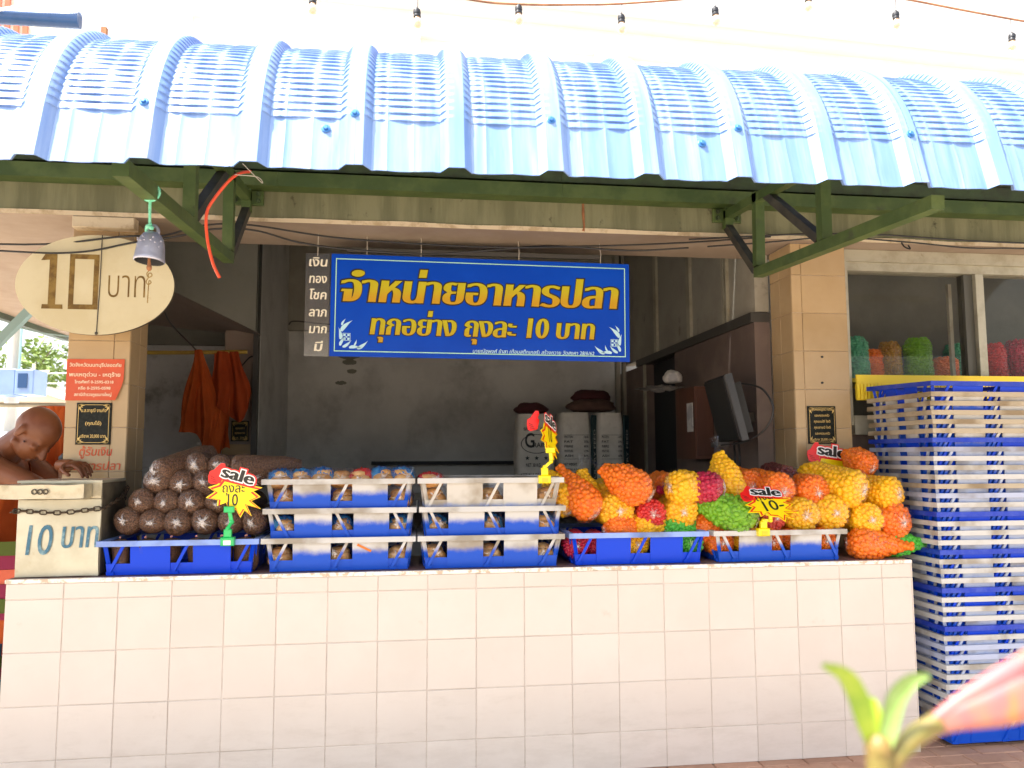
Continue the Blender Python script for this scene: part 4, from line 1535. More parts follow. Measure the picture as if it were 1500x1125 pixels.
for fl_ in (1, -1):
    P = []
    X, Z0 = -.728 * fl_, -.222
    for i, (dx, dz, a, s) in enumerate(((.018, .018, -.1, .05), (.018, .05, -.25, .055), (.022, .09, -.35, .07), (.03, .012, -1.3, .05), (.062, .008, -1.15, .055), (.10, .006, -1.35, .06), (.024, .12, -.1, .035), (.085, .02, -.8, .03))):
        P.append(place2(teardrop(1, .2, .45 * (-1) ** i), X + fl_ * dx, Z0 + dz, a, s, fl_))
    cx, cz = X + fl_ * .048, Z0 + .062
    P += [[(cx + a, cz + b) for a, b in q] for q in ([(-.015, -.015), (-.004, -.015), (-.004, -.004), (-.015, -.004)], [(.004, -.015), (.015, -.015), (.015, -.004), (.004, -.004)],
                                                     [(-.015, .004), (-.004, .004), (-.004, .015), (-.015, .015)], [(.004, .004), (.015, .004), (.015, .015), (.004, .015)], [(-.005, 0), (0, -.005), (.005, 0), (0, .005)])]
    P += [frame_q for frame_q in frame_polys(cx - .019, cx + .019, cz - .019, cz + .019, .002)]
    flat(P, 'ornament', bn, BM, 'corner_ornament', .0015)
MB().box(1.2, 2.5, .627, .65, 2.315, 2.335).build('hanging_rail', 'dark_metal', bn)
for x in (1.30, 1.57, 2.07, 2.5):
    MB().tube([(x, .624, 2.285), (x + .002, .622, 2.34), (x, .64, 2.40)], .0022, 5).build('hanger_wire', 'wire_pale', bn)
spn = thing('word_strip', 'narrow clear strip of white Thai words hanging beside the blue banner', 'sign', (1.063, .62, 1.785))
MB().box(1.003, 1.12, .621, .624, 1.785, 2.30).build('acrylic_strip', 'acrylic', spn)
SM = plane_M((0, .62, 0))
for w_, xa, xb, z in (('เงิน', 1.020, 1.108, 2.236), ('ทอง', 1.022, 1.106, 2.152), ('โชค', 1.026, 1.106, 2.070), ('ลาภ', 1.024, 1.108, 1.984), ('มาก', 1.026, 1.110, 1.90), ('มี', 1.052, 1.092, 1.812)):
    text(w_, 'cream_letter', spn, SM, xa, xb, z, wx=.022, wz=.012, shear=.1, zscale=.062)
MB().tube([(1.06, .622, 2.29), (1.061, .622, 2.40)], .002, 5).build('hanger_wire', 'wire_pale', spn)

ov = thing('oval_board', 'large cream oval board with gold hand painted price hung before the pillar', 'sign', (.126, .36, 1.834))
OM = plane_M((.126, .36, 2.061))
MB().prism([(.335 * math.cos(t), .226 * math.sin(t)) for t in np.linspace(0, 2 * math.pi, 72, endpoint=False)], OM, .018, 0, 1).build('board', ['oval_board', 'tin_dark'], ov)
flat([[(-.232, .105), (-.215, .135), (-.19, .137), (-.165, .137), (-.165, -.092), (-.135, -.092), (-.133, -.112), (-.222, -.112), (-.220, -.092), (-.196, -.092), (-.196, .108)]]
     + frame_polys(-.112, .012, -.112, .137, .022), 'gold_paint', ov, OM, 'painted_number')
text('บาท', 'gold_paint', ov, OM, .052, .212, -.055, wx=-.012, wz=-.012, zscale=.185, name='painted_word')
sw = MB().tube([(.146, .357, 2.287), (.145, .3575, 2.06), (.139, .3575, 1.838)], .002, 5)
sw.ball((.139, .357, 1.842), .007, 8, 6)
sw.build('hanging_wire', 'dark_metal', ov)

po = thing('red_poster', 'curling red paper poster with pale Thai lines and phone numbers on the pillar', 'poster', (.09, .494, 1.55))
PM = plane_M((0, .4935, 0))
rows = []
for i in range(7):
    t = i / 6
    row = []
    for k in range(13):
        u = k / 12
        z = 1.742 - .19 * t + .002 * u
        x = -.034 + .25 * u - (.03 * max(0, t - .55) * u * 2.2)
        row.append((x, .4945 - .012 * max(0, u - .86) * t * 6 - .004 * max(0, t - .85) * 6, z))
    rows.append(row)
MB().grid(rows[::-1]).build('paper_sheet', 'red_vinyl', po, smooth=True)
for s_, xa, xb, z, zs in (('วัดจังหวัดนนทบุรีปลอดภัย', -.020, .203, 1.708, .022), ('พบเหตุด่วน - เหตุร้าย', -.020, .200, 1.663, .024), ('โทรศัพท์ 0-2595-0318', .005, .172, 1.631, .018), ('หรือ 0-2595-0598', .022, .160, 1.603, .018), ('สถานีตำรวจภูธรบางใหญ่', .005, .165, 1.573, .019)):
    text(s_, 'pale_print', po, PM, xa, xb, z, wx=.02, wz=.02, zscale=zs, lift=.003)


def plaque(label, x0, x1, z0, z1, y, lines, hz):
    p = thing('donor_plaque', label, 'plaque', ((x0 + x1) / 2, y, z0))
    M = plane_M((0, y, 0))
    MB().cbox(x0, x1, y, y + .008, z0, z1, .002).build('slab', 'granite', p)
    w = x1 - x0
    polys = frame_polys(x0 + .008, x1 - .008, z0 + .008, z1 - .008, .0022)
    for sx, cx in ((1, x0 + .010), (-1, x1 - .010)):
        for sz, cz in ((1, z0 + .010), (-1, z1 - .010)):
            for a, s in ((-.15, .030), (-1.35, .030), (-.75, .022)):
                q = teardrop(1, .24, .25)
                polys.append([(cx + sx * s * (math.cos(a) * u - math.sin(a) * v), cz + sz * s * (math.sin(a) * u + math.cos(a) * v)) for u, v in q])
    flat(polys, 'gold_print', p, M, 'gilt_border')
    for i, s_ in enumerate(lines):
        t = (len(s_) / max(len(q) for q in lines)) ** .6
        ww = w * .72 * t
        text(s_, 'gold_print', p, M, (x0 + x1 - ww) / 2, (x0 + x1 + ww) / 2, z1 - (z1 - z0) * ((i + .72) / (len(lines) + .25)), wx=.015, wz=.015, zscale=hz)
    return p


plaque('small black granite plaque with gold border under the red poster', .018, .168, 1.352, 1.542, .4915, ['น.ส.จารุณี งามกิจ', '(คุณโอ๋)', 'บริจาค 20,000 บาท'], .021)
plaque('small black granite plaque of six gold lines above a sale sign', 3.545, 3.698, 1.35, 1.543, .4915, ['คุณพ่อสมบูรณ์ ทองดี', 'และครอบครัว', 'คุณแม่สี ใจดี', 'คุณยายมี ใจดี', 'และครอบครัว', 'บริจาค 20,000 บาท'], .017)
plaque('small dark plaque on the column behind the hanging orange robes', .305, .42, 1.40, 1.54, 2.283, ['อุทิศให้', 'คุณตา', 'คุณยาย', 'พ.ศ. 2562'], .018)
LM = plane_M((0, .4985, 0))
text('ตู้รับเงิน', 'red_paint', pL, LM, .036, .176, 1.302, wx=.02, wz=.015, shear=.15, zscale=.052, name='painted_words')
text('อาหารปลา', 'red_paint', pL, LM, .010, .215, 1.238, wx=.015, wz=.012, shear=.15, zscale=.050, name='painted_words')

# ------------------------------------------------------------------ die-cut sale signs on clips
U = .000332
BURST = [(300, 318), (440, 352), (640, 402), (765, 430), (662, 472), (745, 540), (640, 590), (755, 685), (590, 640), (650, 770), (566, 705), (522, 790), (470, 700), (372, 668), (350, 612), (250, 652), (255, 580), (118, 555), (215, 482), (140, 430), (248, 392)]
HAND = [(325, 148), (330, 190), (300, 240), (322, 262), (300, 330), (282, 378), (225, 388), (180, 392), (145, 372), (138, 300), (155, 238), (200, 222), (252, 168), (285, 140)]


def uv(p):
    return [((x - 450) * U, (500 - y) * U) for x, y in p]


def price_sign(label, loc, xdir, zdir, clip, words_, s=1.0, hand_x=None, board=True):
    t = thing('sale_sign', label, 'sale sign', loc, 'die cut sale signs')
    M = plane_M(loc, xdir, zdir) @ Matrix.Scale(s, 4)
    MB().prism(uv(BURST), M, .003).build('starburst', 'sale_yellow', t)
    def shrink(p, f):
        c = np.mean(np.array(p), 0)
        return [tuple(c + (np.array(q) - c) * f) for q in p]
    flat([uv(shrink(BURST, .93))], 'sale_red', t, M, 'red_border', .0012)
    flat([uv(shrink(BURST, .83))], 'sale_yellow', t, M, 'starburst_face', .0020)
    HM = plane_M(loc, hand_x, zdir) @ Matrix.Scale(s, 4) if hand_x else M
    MB().prism(uv(HAND), HM @ Matrix.Translation((0, -.004, 0)), .003).build('thumb_hand', 'sale_red', t)
    ln = MB()
    for k in range(3):
        a, b = uv([(160 + 8 * k, 290 + 30 * k), (215 + 12 * k, 320 + 25 * k)])
        ln.bar(HM @ Vector((a[0], -.0052, a[1])), HM @ Vector((b[0], -.0052, b[1])), .0014, .0014)
    ln.build('finger_lines', 'maroon_cloth', t)
    TM = M @ plane_M((uv([(288, 300)])[0][0], -.005, uv([(288, 300)])[0][1]), (1, 0, -.27), (.27, 0, 1))
    for mt, wx, wz, lf, nm in (('sale_red', .16, .16, .0005, 'word_halo'), ('white_print', .095, .085, .0012, 'word_outline'), ('letter_dark', .045, .012, .0020, 'word')):
        text('sale', mt, t, TM, 0, .122, 0, wx=wx, wz=wz, lift=lf, zscale=.067, name=nm)
    for s_, x0, x1, z, zs in words_:
        text(s_, 'letter_dark', t, M, x0, x1, z, wx=.012, wz=.006, lift=.0028, zscale=zs, name='hand_lettering')
    if clip:
        mt, jaw, hd = clip
        jaw, hd = Vector(jaw), Vector(hd)
        MB().cbox(jaw.x - .026, jaw.x + .026, jaw.y - .012, jaw.y + .020, jaw.z - .03, jaw.z + .004, .004).cbox(jaw.x - .015, jaw.x + .015, jaw.y - .01, jaw.y + .008, jaw.z + .004, jaw.z + .035, .003).build('clip_jaw', mt, t)
        MB().box(jaw.x - .014, jaw.x + .014, jaw.y - .0135, jaw.y - .0121, jaw.z - .026, jaw.z - .008).build('clip_label', 'white_print' if 'green' in mt else 'sale_gold', t)
        k1 = jaw + Vector((.0, -.002, .038))
        k2 = jaw.lerp(hd, .62) + Vector((.012 if hd.x > jaw.x - .02 else -.01, -.003, -.006))
        ar = MB().bar(k1, k2, .012, .010, (0, 1, 0)).bar(k2, hd, .014, .010, (0, 1, 0))
        ar.ball(k1, .010, 8, 6).ball(k2, .010, 8, 6)
        ar.build('clip_arm', mt, t, smooth=40)
        MB().cbox(hd.x - .020, hd.x + .020, hd.y - .010, hd.y + .006, hd.z - .012, hd.z + .012, .003).build('clip_head', mt, t)
    return t


price_sign('sale sign with red thumb on a green clip in front of brown bags', (.836, -.035, 1.150), (1, .05, -.02), (0, -.05, 1), ('clip_green', (.806, -.004, .972), (.818, -.045, 1.088)),
           [('ถุงละ', -.048, .036, .004, .050), ('10', -.026, .012, -.048, .066)])
price_sign('sale sign tilted back on a yellow clip in front of the puff bags', (3.066, -.050, 1.078), (1, .03, .13), (-.06, .72, .70), ('clip_yellow', (3.058, .005, .972), (3.074, -.030, 1.045)),
           [('ถุงละ', -.045, .045, .030, .050), ('10-', -.03, .055, -.030, .078)], 1.02)
price_sign('sale sign turned edge on above the pale top crate, yellow clip', (2.115, .01, 1.372), (.50, .86, -.06), (-.14, 0, 1), ('clip_yellow', (2.09, .005, TOP + 2 * PT + CH + .006), (2.112, -.012, 1.318)),
           [('10', -.02, .02, -.02, .09)], 1.0, (.9, .3, .1))
price_sign('sale sign half hidden by puff bags at the foot of the pillar', (3.615, .40, 1.228), (1, 0, .1), (0, .15, 1), None, [], 1.15)

# ------------------------------------------------------------------ tin donation box with its chain
db = thing('donation_box', 'battered tin donation box with hand painted blue price and open lid', 'donation box', (.15, .17, .828))
DM = Matrix.Translation((.152, .175, .828)) @ Matrix.Rotation(.02, 4, 'Z')


def dbox(x0, x1, y0, y1, z0, z1, jit=.003, sub=5):
    """Dented sheet-metal box."""
    b = bmesh.new()
    bmesh.ops.create_cube(b, size=1)
    bmesh.ops.subdivide_edges(b, edges=b.edges[:], cuts=sub, use_grid_fill=True)
    mb = MB()
    vs = []
    for v in b.verts:
        p = Vector((x0 + (v.co.x + .5) * (x1 - x0), y0 + (v.co.y + .5) * (y1 - y0), z0 + (v.co.z + .5) * (z1 - z0)))
        nn = noise.noise_vector(p * 9 + Vector((x0 * 7, 0, z1 * 5))) * jit
        vs.append(DM @ (p + nn))
    mb.add(vs, [tuple(v.index for v in f.verts) for f in b.faces])
    b.free()
    return mb


dbox(-.154, .150, -.13, .14, .002, .300, .003).build('box_body', 'tin', db, smooth=30)
dbox(-.152, .148, -.125, .14, .302, .366, .003).build('box_head', 'tin_lid', db, smooth=30)
dbox(-.235, .112, -.215, -.128, .308, .362, .006, 8).build('lid', 'tin_lid', db, smooth=30)
dbox(-.162, .152, -.133, .144, .3661, .376, .003).build('top_plate', 'tin', db, smooth=30)
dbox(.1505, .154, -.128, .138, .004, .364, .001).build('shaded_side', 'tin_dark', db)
hasp = MB()
for x in (-.062, -.042, -.022):
    hasp.tube([DM @ Vector((x + .009 * math.cos(a), -.219, .335 + .009 * math.sin(a))) for a in np.linspace(0, 2 * math.pi, 11)], .0025, 6)
hasp.build('hasp', 'tin_dark', db)
TMB = DM @ plane_M((0, -.1335, 0))
text('10', 'blue_ink', db, TMB, -.118, -.022, .088, wx=.005, wz=.005, shear=.12, zscale=.165, name='painted_number')
text('บาท', 'blue_ink', db, TMB, .012, .146, .112, wx=.02, wz=.0, shear=.12, zscale=.150, name='painted_word')
ch = thing('rusty_chain', 'rusty chain looped round the donation box and hooked to the pillar', 'chain', (.15, .2, 1.05))
lk = MB()
prof_l = []
for i in range(18):
    a = 2 * math.pi * i / 18
    prof_l.append(Vector((.0085 * math.cos(a) + math.copysign(.0055, math.cos(a)), 0, .0085 * math.sin(a))))
lk.tube(prof_l + [prof_l[0]], .0027, 6)
LKM = lk.mesh('link', 'rust_chain', 'all')
path = spline([(-.02, .30, 1.105), (-.012, .04, 1.085), (.02, .03, 1.086), (.16, .028, 1.078), (.30, .03, 1.092), (.318, .05, 1.095), (.33, .2, 1.13), (.318, .29, 1.165), (.30, .31, 1.12), (.27, .36, 1.085), (.245, .43, 1.072), (.238, .50, 1.07)], 30)
acc, last, cnt = 0, path[0], 0
for i in range(1, len(path)):
    acc += (path[i] - path[i - 1]).length
    if acc >= .0215:
        acc = 0
        d = (path[min(i + 1, len(path) - 1)] - path[i - 1]).normalized()
        o = link('link', LKM, ch, path[i] - ORG[ch.name])
        o.rotation_euler = (d.to_track_quat('X', 'Z').to_matrix() @ Matrix.Rotation((.35, 1.75)[cnt % 2] + rnd.uniform(-.2, .2), 3, 'X')).to_euler()
        cnt += 1

# ------------------------------------------------------------------ bell, wires, cables, string lights
be = thing('hanging_bell', 'small pale metal bell hanging on a green cord from the bracket', 'bell', (.757, -.9, 1.74))
BX = Matrix.Translation((.757, -.9, 1.868)) @ Matrix.Rotation(R(-4), 4, 'X') @ Matrix.Rotation(R(3), 4, 'Y')
MB().lathe([(.0405, 0), (.0425, .001), (.0435, .004), (.0420, .012), (.0405, .026), (.0390, .042), (.0365, .058), (.032, .072), (.025, .083), (.015, .090), (.0001, .092)], 32, BX).build('bell_body', 'bell_metal', be, smooth=50)
MB().lathe([(.0404, .0001), (.036, .03), (.03, .055), (.015, .072), (.0001, .074)], 24, BX).build('bell_hollow', 'bell_inside', be, smooth=50)
MB().tube([BX @ Vector((.016 * math.cos(a), 0, .090 + .022 * math.sin(a))) for a in np.linspace(-.25, math.pi + .25, 13)], .0055, 8).build('bell_loop', 'bell_metal', be, smooth=True)
rel = MB()
for k in range(16):
    a = R(195 + k * 9)
    zz = .05 + .016 * math.sin(k * 1.3)
    rel.ball(BX @ Vector((.0375 * math.cos(a), .0375 * math.sin(a), zz)), (.0032, .0032, .0024), 6, 4)
tag(rel.build('bell_relief', 'bell_metal', be, smooth=True), kind='stuff')
MB().tube([(.757, -.9, 1.945), (.757, -.9, 1.872), (.758, -.9, 1.852)], [.003, .004, .006], 8).ball((.758, -.9, 1.850), (.008, .008, .010), 10, 7).build('clapper', 'rust', be, smooth=True)
hk = spline([(.758, -.9, 1.842), (.752, -.9, 1.832), (.757, -.9, 1.822), (.766, -.9, 1.826), (.764, -.9, 1.834), (.757, -.9, 1.832), (.756, -.9, 1.82), (.751, -.9, 1.808), (.757, -.9, 1.80), (.765, -.9, 1.806), (.76, -.9, 1.812), (.758, -.9, 1.80), (.757, -.9, 1.745)], 5)
MB().tube(hk, .0016, 5).build('hook_wire', 'gold_paint', be)
rp = spline([(.753, -.9, 2.055), (.7535, -.9, 2.02), (.755, -.9, 1.985), (.757, -.9, 1.972)], 6)
cord = MB().tube(rp, .0042, 8)
cord.tube([Vector((.753, -.9, 2.078)) + Vector((.026 * math.cos(a), 0, .026 * math.sin(a))) for a in np.linspace(0, 2 * math.pi, 17)], .0042, 8)
for p, r_ in (((.752, -.905, 1.972), .008), ((.762, -.907, 1.968), .007), ((.757, -.903, 1.979), .006)):
    cord.ball(p, r_, 9, 6)
cord.tube(spline([(.757, -.903, 1.975), (.747, -.905, 1.966), (.75, -.9, 1.952), (.757, -.896, 1.957)], 5), .004, 8)
cord.build('green_cord', 'rope_green', be, smooth=True)


def cable(label, pts, r, m, name='cable', group=None):
    o = MB().tube(spline(pts, 8), r, 6).build(name, m, None, smooth=True)
    return tag(o, label, 'cable', group, 'thing')


rw = thing('red_wire', 'loose red electric wire dangling from the awning beside the bracket', 'wire', (.87, -.6, 1.89))
MB().tube(spline([(.955, -.5, 2.30), (.935, -.58, 2.262), (.905, -.6, 2.225), (.862, -.6, 2.165), (.838, -.6, 2.112), (.842, -.6, 2.03), (.862, -.6, 1.945), (.886, -.6, 1.893)], 8), .0052, 8).build('wire', 'red_wire', rw, smooth=True)
MB().tube(spline([(.925, -.6, 2.25), (1.0, -.6, 2.245), (1.015, -.6, 2.225), (.95, -.6, 2.29)], 5), .0014, 5).build('binding_wire', 'wire_pale', rw)
cable('black cable sagging along the beam above the blue banner', [(-1.6, .40, 2.30), (-.3, .395, 2.242), (.25, .335, 2.279), (.395, .40, 2.306), (.574, .40, 2.361), (.787, .40, 2.368), (1.194, .405, 2.322), (1.84, .405, 2.301), (2.344, .41, 2.32), (2.867, .41, 2.355), (3.337, .41, 2.402)], .0045, 'cable_black')
cable('lower black cable passing over the oval board', [(-1.6, .40, 2.26), (-.3, .34, 2.199), (.05, .335, 2.20), (.279, .335, 2.250), (.45, .39, 2.30), (.62, .40, 2.345), (.80, .405, 2.345), (1.0, .41, 2.296), (1.25, .415, 2.27), (1.6, .42, 2.262), (1.9, .42, 2.29), (2.2, .42, 2.32), (2.6, .42, 2.31), (2.9, .41, 2.33)], .0045, 'cable_black')
cable('black cable along the beam over the window, upper one', [(2.9, .40, 2.37), (3.2, .40, 2.395), (3.5, .405, 2.42), (3.75, .40, 2.428), (4.0, .405, 2.43), (4.36, .405, 2.418), (4.75, .41, 2.415), (5.6, .41, 2.42)], .0045, 'cable_black')
cable('black cable along the beam over the window, lower one', [(3.0, .41, 2.34), (3.3, .41, 2.37), (3.6, .41, 2.405), (3.8, .41, 2.41), (4.15, .41, 2.395), (4.45, .41, 2.378), (4.8, .41, 2.385), (5.6, .41, 2.37)], .0042, 'cable_black')
cable('thin black hook of wire sticking out above the window', [(4.07, .43, 2.40), (4.08, .42, 2.375), (4.11, .42, 2.366), (4.10, .42, 2.385)], .004, 'cable_black')
LB = [(1.013, 3.593), (1.544, 3.558), (2.073, 3.615), (2.631, 3.606), (3.161, 3.687), (3.7, 3.806), (4.224, 3.74), (4.935, 3.66)]
wire_a = [(-1.5, .6, 4.2), (.4, .6, 3.92), (1.3, .6, 3.76), (1.803, .6, 3.676), (2.073, .6, 3.668), (2.40, .6, 3.69), (2.648, .6, 3.715), (3.2, .6, 3.80), (3.7, .6, 3.90), (4.1, .6, 3.88), (4.322, .6, 3.86), (5.021, .6, 3.785), (7, .6, 3.6)]
cable('thin dark cord of the string lights running above the awning', wire_a, .006, 'rust')


def wz(x):
    for a, b in zip(wire_a[:-1], wire_a[1:]):
        if a[0] <= x <= b[0]:
            return a[2] + (b[2] - a[2]) * (x - a[0]) / (b[0] - a[0])


blabs = ['string bulb hanging clear above the second awning rib, half cut by the frame', 'string bulb above the awning over the hanging bell side', 'string bulb just below the lowest dip of its cord', 'string bulb hanging on a short drop above the blue banner end',
         'string bulb above the awning over the television', 'string bulb of which only the glass tip shows', 'string bulb over the window pillar, hanging below the sloping cord', 'string bulb lowest of all, nearest the window end of the awning']
for i, (x, z) in enumerate(LB):
    t = thing('string_bulb', blabs[i], 'light bulb', (x, .6, z - .03), 'bulbs of the string lights')
    M = Matrix.Translation((0, 0, 0)) @ Matrix.Rotation(rnd.uniform(-.1, .1), 4, 'Y')
    zt = wz(x) - (z - .03)
    MB().lathe([(.0001, .082), (.008, .08), (.012, .072), (.018, .068), (.020, .06), (.020, .048), (.017, .046), (.0195, .036), (.019, .03), (.0001, .029)], 14, M).build('socket', 'black_plastic', t, smooth=30, local=True)
    MB().lathe([(.013, .03), (.016, .02), (.022, .006), (.024, -.006), (.021, -.018), (.012, -.027), (.0001, -.030)], 14, M).build('bulb', 'bulb_amber', t, smooth='all', local=True)
    if zt > .08:
        MB().tube([(0, 0, .078), (.002, 0, zt)], .0022, 5).build('drop_wire', 'cable_black', t, local=True)

# ------------------------------------------------------------------ things inside the shop
pole = tag(MB().tube([(-.52, 1.9, 1.955), (.0, 1.9, 1.957), (.47, 1.92, 1.972)], .013, 10).build('clothes_pole', 'yellow_pole', None, smooth=True), 'thin yellow pole carrying the orange robes across the alcove', 'pole', None, 'thing')
cable('thin black cord slanting from the oval board to the robes', [(.40, .40, 1.975), (.30, .9, 1.972), (.165, 1.88, 1.972)], .004, 'cable_black', 'cord')


def drape(name, label, m, top, bot, z1, z0, y, seed, folds):
    """Cloth hung over the pole: gathered at the top, fanning out in folds to an uneven hem."""
    q = random.Random(seed)
    rows = []
    nu, nv = 46, 26
    ph = [q.uniform(0, 6.28) for _ in range(4)]
    for i in range(nv):
        t = i / (nv - 1)
        row = []
        for k in range(nu):
            u = k / (nu - 1)
            a = top[0] + (bot[0] - top[0]) * sm(0, .8, t) + (top[1] - top[0] + (bot[1] - bot[0] - top[1] + top[0]) * sm(-.1, .75, t)) * u
            hem = .07 * noise.noise((u * 2.2 + seed, 3, 0)) + .05 * math.sin(u * 5 + ph[3])
            z = z1 - (z1 - z0 + hem) * t
            f = (.35 + .65 * t)
            yy = y + f * (.030 * math.sin(folds * u * 6.28 + ph[0] + .9 * t) + .016 * math.sin(folds * 2.3 * u * 6.28 + ph[1]) + .02 * noise.noise((u * 6, t * 3, seed)))
            row.append((a + .012 * math.sin(t * 7 + u * 9 + ph[2]) * t, yy, z))
        rows.append(row)
    back = [[(p[0] * .96 + .01, p[1] + .035 * min(1, i / 5), p[2]) for p in r_] for i, r_ in enumerate(rows)]
    mb = MB().grid(rows)
    mb.grid([r_[::-1] for r_ in back])
    mb.grid([rows[0], back[0]])
    o = mb.build(name, m, None, smooth='all')
    return tag(o, label, 'robe', 'robes on the pole', 'thing')


drape('hanging_robe', 'bright orange robe hanging from a point on the yellow pole', 'robe', (.155, .19), (.075, .30), 1.975, 1.42, 1.865, 3, 2.0)
drape('hanging_robe', 'darker orange robe hung beside the bright one with a hanging tail', 'robe_dark', (.27, .42), (.26, .50), 1.968, 1.58, 1.89, 8, 1.7)
drape('hanging_robe', 'narrow orange cloth tail hanging below the other robes', 'robe', (.29, .37), (.27, .375), 1.74, 1.315, 1.905, 12, 1.0)
tag(MB().tube([(.22, 1.95, 1.50), (.225, 1.95, 1.34)], .012, 8).build('wooden_stick', 'black_plastic'), 'short dark stick hanging below the orange robes', 'stick', None, 'thing')
em = thing('electric_meter', 'grey electric meter box on the column behind the robes', 'meter', (.35, 2.27, 1.72))
MB().cbox(.318, .382, 2.235, 2.292, 1.715, 1.895, .008).build('meter_case', 'meter_grey', em)
MB().box(.332, .362, 2.231, 2.2345, 1.78, 1.83).build('meter_dial', 'white_print', em)
MB().box(.338, .356, 2.2295, 2.2308, 1.79, 1.82).build('meter_window', 'black_plastic', em)
cable('tangle of black wiring looping above the electric meter', [(.20, 2.25, 1.95), (.26, 2.2, 1.98), (.30, 2.2, 1.93), (.34, 2.2, 1.97), (.38, 2.2, 1.91), (.35, 2.22, 1.88), (.42, 2.2, 1.96), (.45, 2.2, 1.98)], .005, 'cable_black')
cable('thin grey wire along the upper wall of the room', [(.50, 3.40, 2.40), (.55, 3.40, 2.43), (.8, 3.40, 2.41), (1.1, 3.40, 2.405), (1.6, 3.40, 2.40)], .006, 'dark_metal')
for i, (x, m, s_) in enumerate(((.055, 'bottle_green', 'green labelled'), (.122, 'bottle_blue', 'blue labelled'), (.185, 'bottle_blue', 'blue labelled'))):
    t = thing('water_bottle', ('green labelled clear water bottle on the alcove ledge', 'blue labelled water bottle beside the green labelled one', 'blue labelled water bottle under the robe tail')[i], 'bottle', (x, 2.42, 1.226), 'water bottles on the ledge')
    M = Matrix.Identity(4)
    MB().lathe([(.0001, 0), (.024, 0), (.026, .006), (.026, .10), (.022, .122), (.010, .14), (.009, .152), (.0001, .152)], 16).build('bottle_body', 'bottle_film', t, smooth=40, local=True)
    MB().lathe([(.0265, .035), (.0268, .036), (.0268, .088), (.0265, .089)], 16).build('bottle_label', m, t, smooth='all', local=True)
    MB().lathe([(.0001, .170), (.010, .170), (.011, .153), (.0001, .1525)], 12).build('bottle_cap', 'white_print' if i == 0 else 'bottle_blue', t, smooth=30, local=True)


def sack(label, x, y, w, d, h, seed, lines, band):
    t = thing('feed_sack', label, 'sack', (x, y, .981), 'standing feed sacks')
    rows = []
    n = 40
    for i in range(24):
        v = i / 23
        k_ = .93 + .10 * math.sin(math.pi * v) - .03 * sm(.92, 1, v)
        row = []
        for k in range(n):
            a = 2 * math.pi * k / n
            c, s_ = math.cos(a), math.sin(a)
            f = k_ * (1 + .035 * noise.noise((c * 2 + seed, s_ * 2, v * 5)) + .02 * noise.noise((c * 5, s_ * 5 + seed, v * 14)))
            row.append((w / 2 * f * math.copysign(abs(c) ** .45, c), d / 2 * f * math.copysign(abs(s_) ** .45, s_), h * v))
        rows.append(row)
    mb = MB().grid(rows, wrap=True)
    b = len(mb.v)
    mb.f += [tuple(range(n))[::-1], tuple(range(b - n, b))]
    mb.m += [0, 0]
    mb.build('sack_body', 'sack', t, smooth=50, local=True)
    FM = plane_M((x, y - d / 2 * 1.075, .981))
    for s_, x0, x1, z, zs in lines:
        text(s_, 'sack_print', t, FM, x0 * w, x1 * w, z * h, wx=.015, wz=.015, zscale=zs, name='printed_line')
    if band:
        BMX = plane_M((x + w / 2 * 1.0, y - d / 2 * .99, .981), (.75, .7, 0))
        MB().prism([(-.005, .01), (.055, .01), (.055, h * .97), (-.005, h * .97)], BMX, .012).build('side_band', 'sack_band', t)
        text('POULTRY FEED', 'sack', t, BMX @ plane_M((0, 0, 0), (0, 0, 1), (-1, 0, 0)), .06, h * .8, -.038, zscale=.036, name='side_print')
    return t


tab = []
for k, z in enumerate((.70, .645, .59, .535, .48)):
    tab += [(('PROTEIN', 'FAT', 'FIBRE', 'MOISTURE', 'ASH')[k], -.38, -.12, z, .024), (('16%', '3%', '8%', '13%', '6%')[k], .22, .36, z, .022)]
tab += [('________________', -.40, .38, .74, .03), ('________________', -.40, .38, .46, .03), ('NET WEIGHT', -.4, .0, .38, .026), ('KEEP IN A DRY PLACE', -.4, .36, .32, .024), ('AWAY FROM SUNLIGHT', -.4, .36, .27, .024), ('________________', -.40, .38, .16, .03), ('30 KG', -.2, .30, .09, .03)]
s1 = sack('feed sack with an oval logo and stars, dark cloth on top', 2.455, 2.60, .285, .26, .625, 1, [('G', -.30, -.06, .60, .15), ('RAIN', -.08, .26, .60, .05), ('SPECIAL FEED', -.34, .34, .80, .03), ('NET 30 KG', -.28, .10, .37, .036), ('KEEP IN A DRY PLACE', -.42, .38, .26, .03), ('FOR FISH AND POULTRY', -.42, .4, .19, .026)], False)
FM = plane_M((2.455, 2.60 - .13 * 1.085, .981))
ring = []
for i in range(40):
    a, b = 2 * math.pi * i / 40, 2 * math.pi * (i + 1) / 40
    ring.append([(.118 * math.cos(a), .40 + .072 * math.sin(a)), (.118 * math.cos(b), .40 + .072 * math.sin(b)), (.112 * math.cos(b), .40 + .067 * math.sin(b)), (.112 * math.cos(a), .40 + .067 * math.sin(a))])
for sx in (-.07, 0, .07, .115):
    zc_ = .295 if sx < .1 else .325
    ring.append([(sx + (.018 if k % 2 == 0 else .008) * math.sin(k * math.pi / 5), zc_ + (.018 if k % 2 == 0 else .008) * math.cos(k * math.pi / 5)) for k in range(10)])
flat(ring, 'sack_print', s1, FM, 'oval_logo')
sack('feed sack with a printed table and dark side band, middle of three', 2.745, 2.55, .245, .30, .632, 2, tab, True)
sack('feed sack with a printed table nearest the doorway', 3.005, 2.52, .205, .30, .630, 3, tab, True)


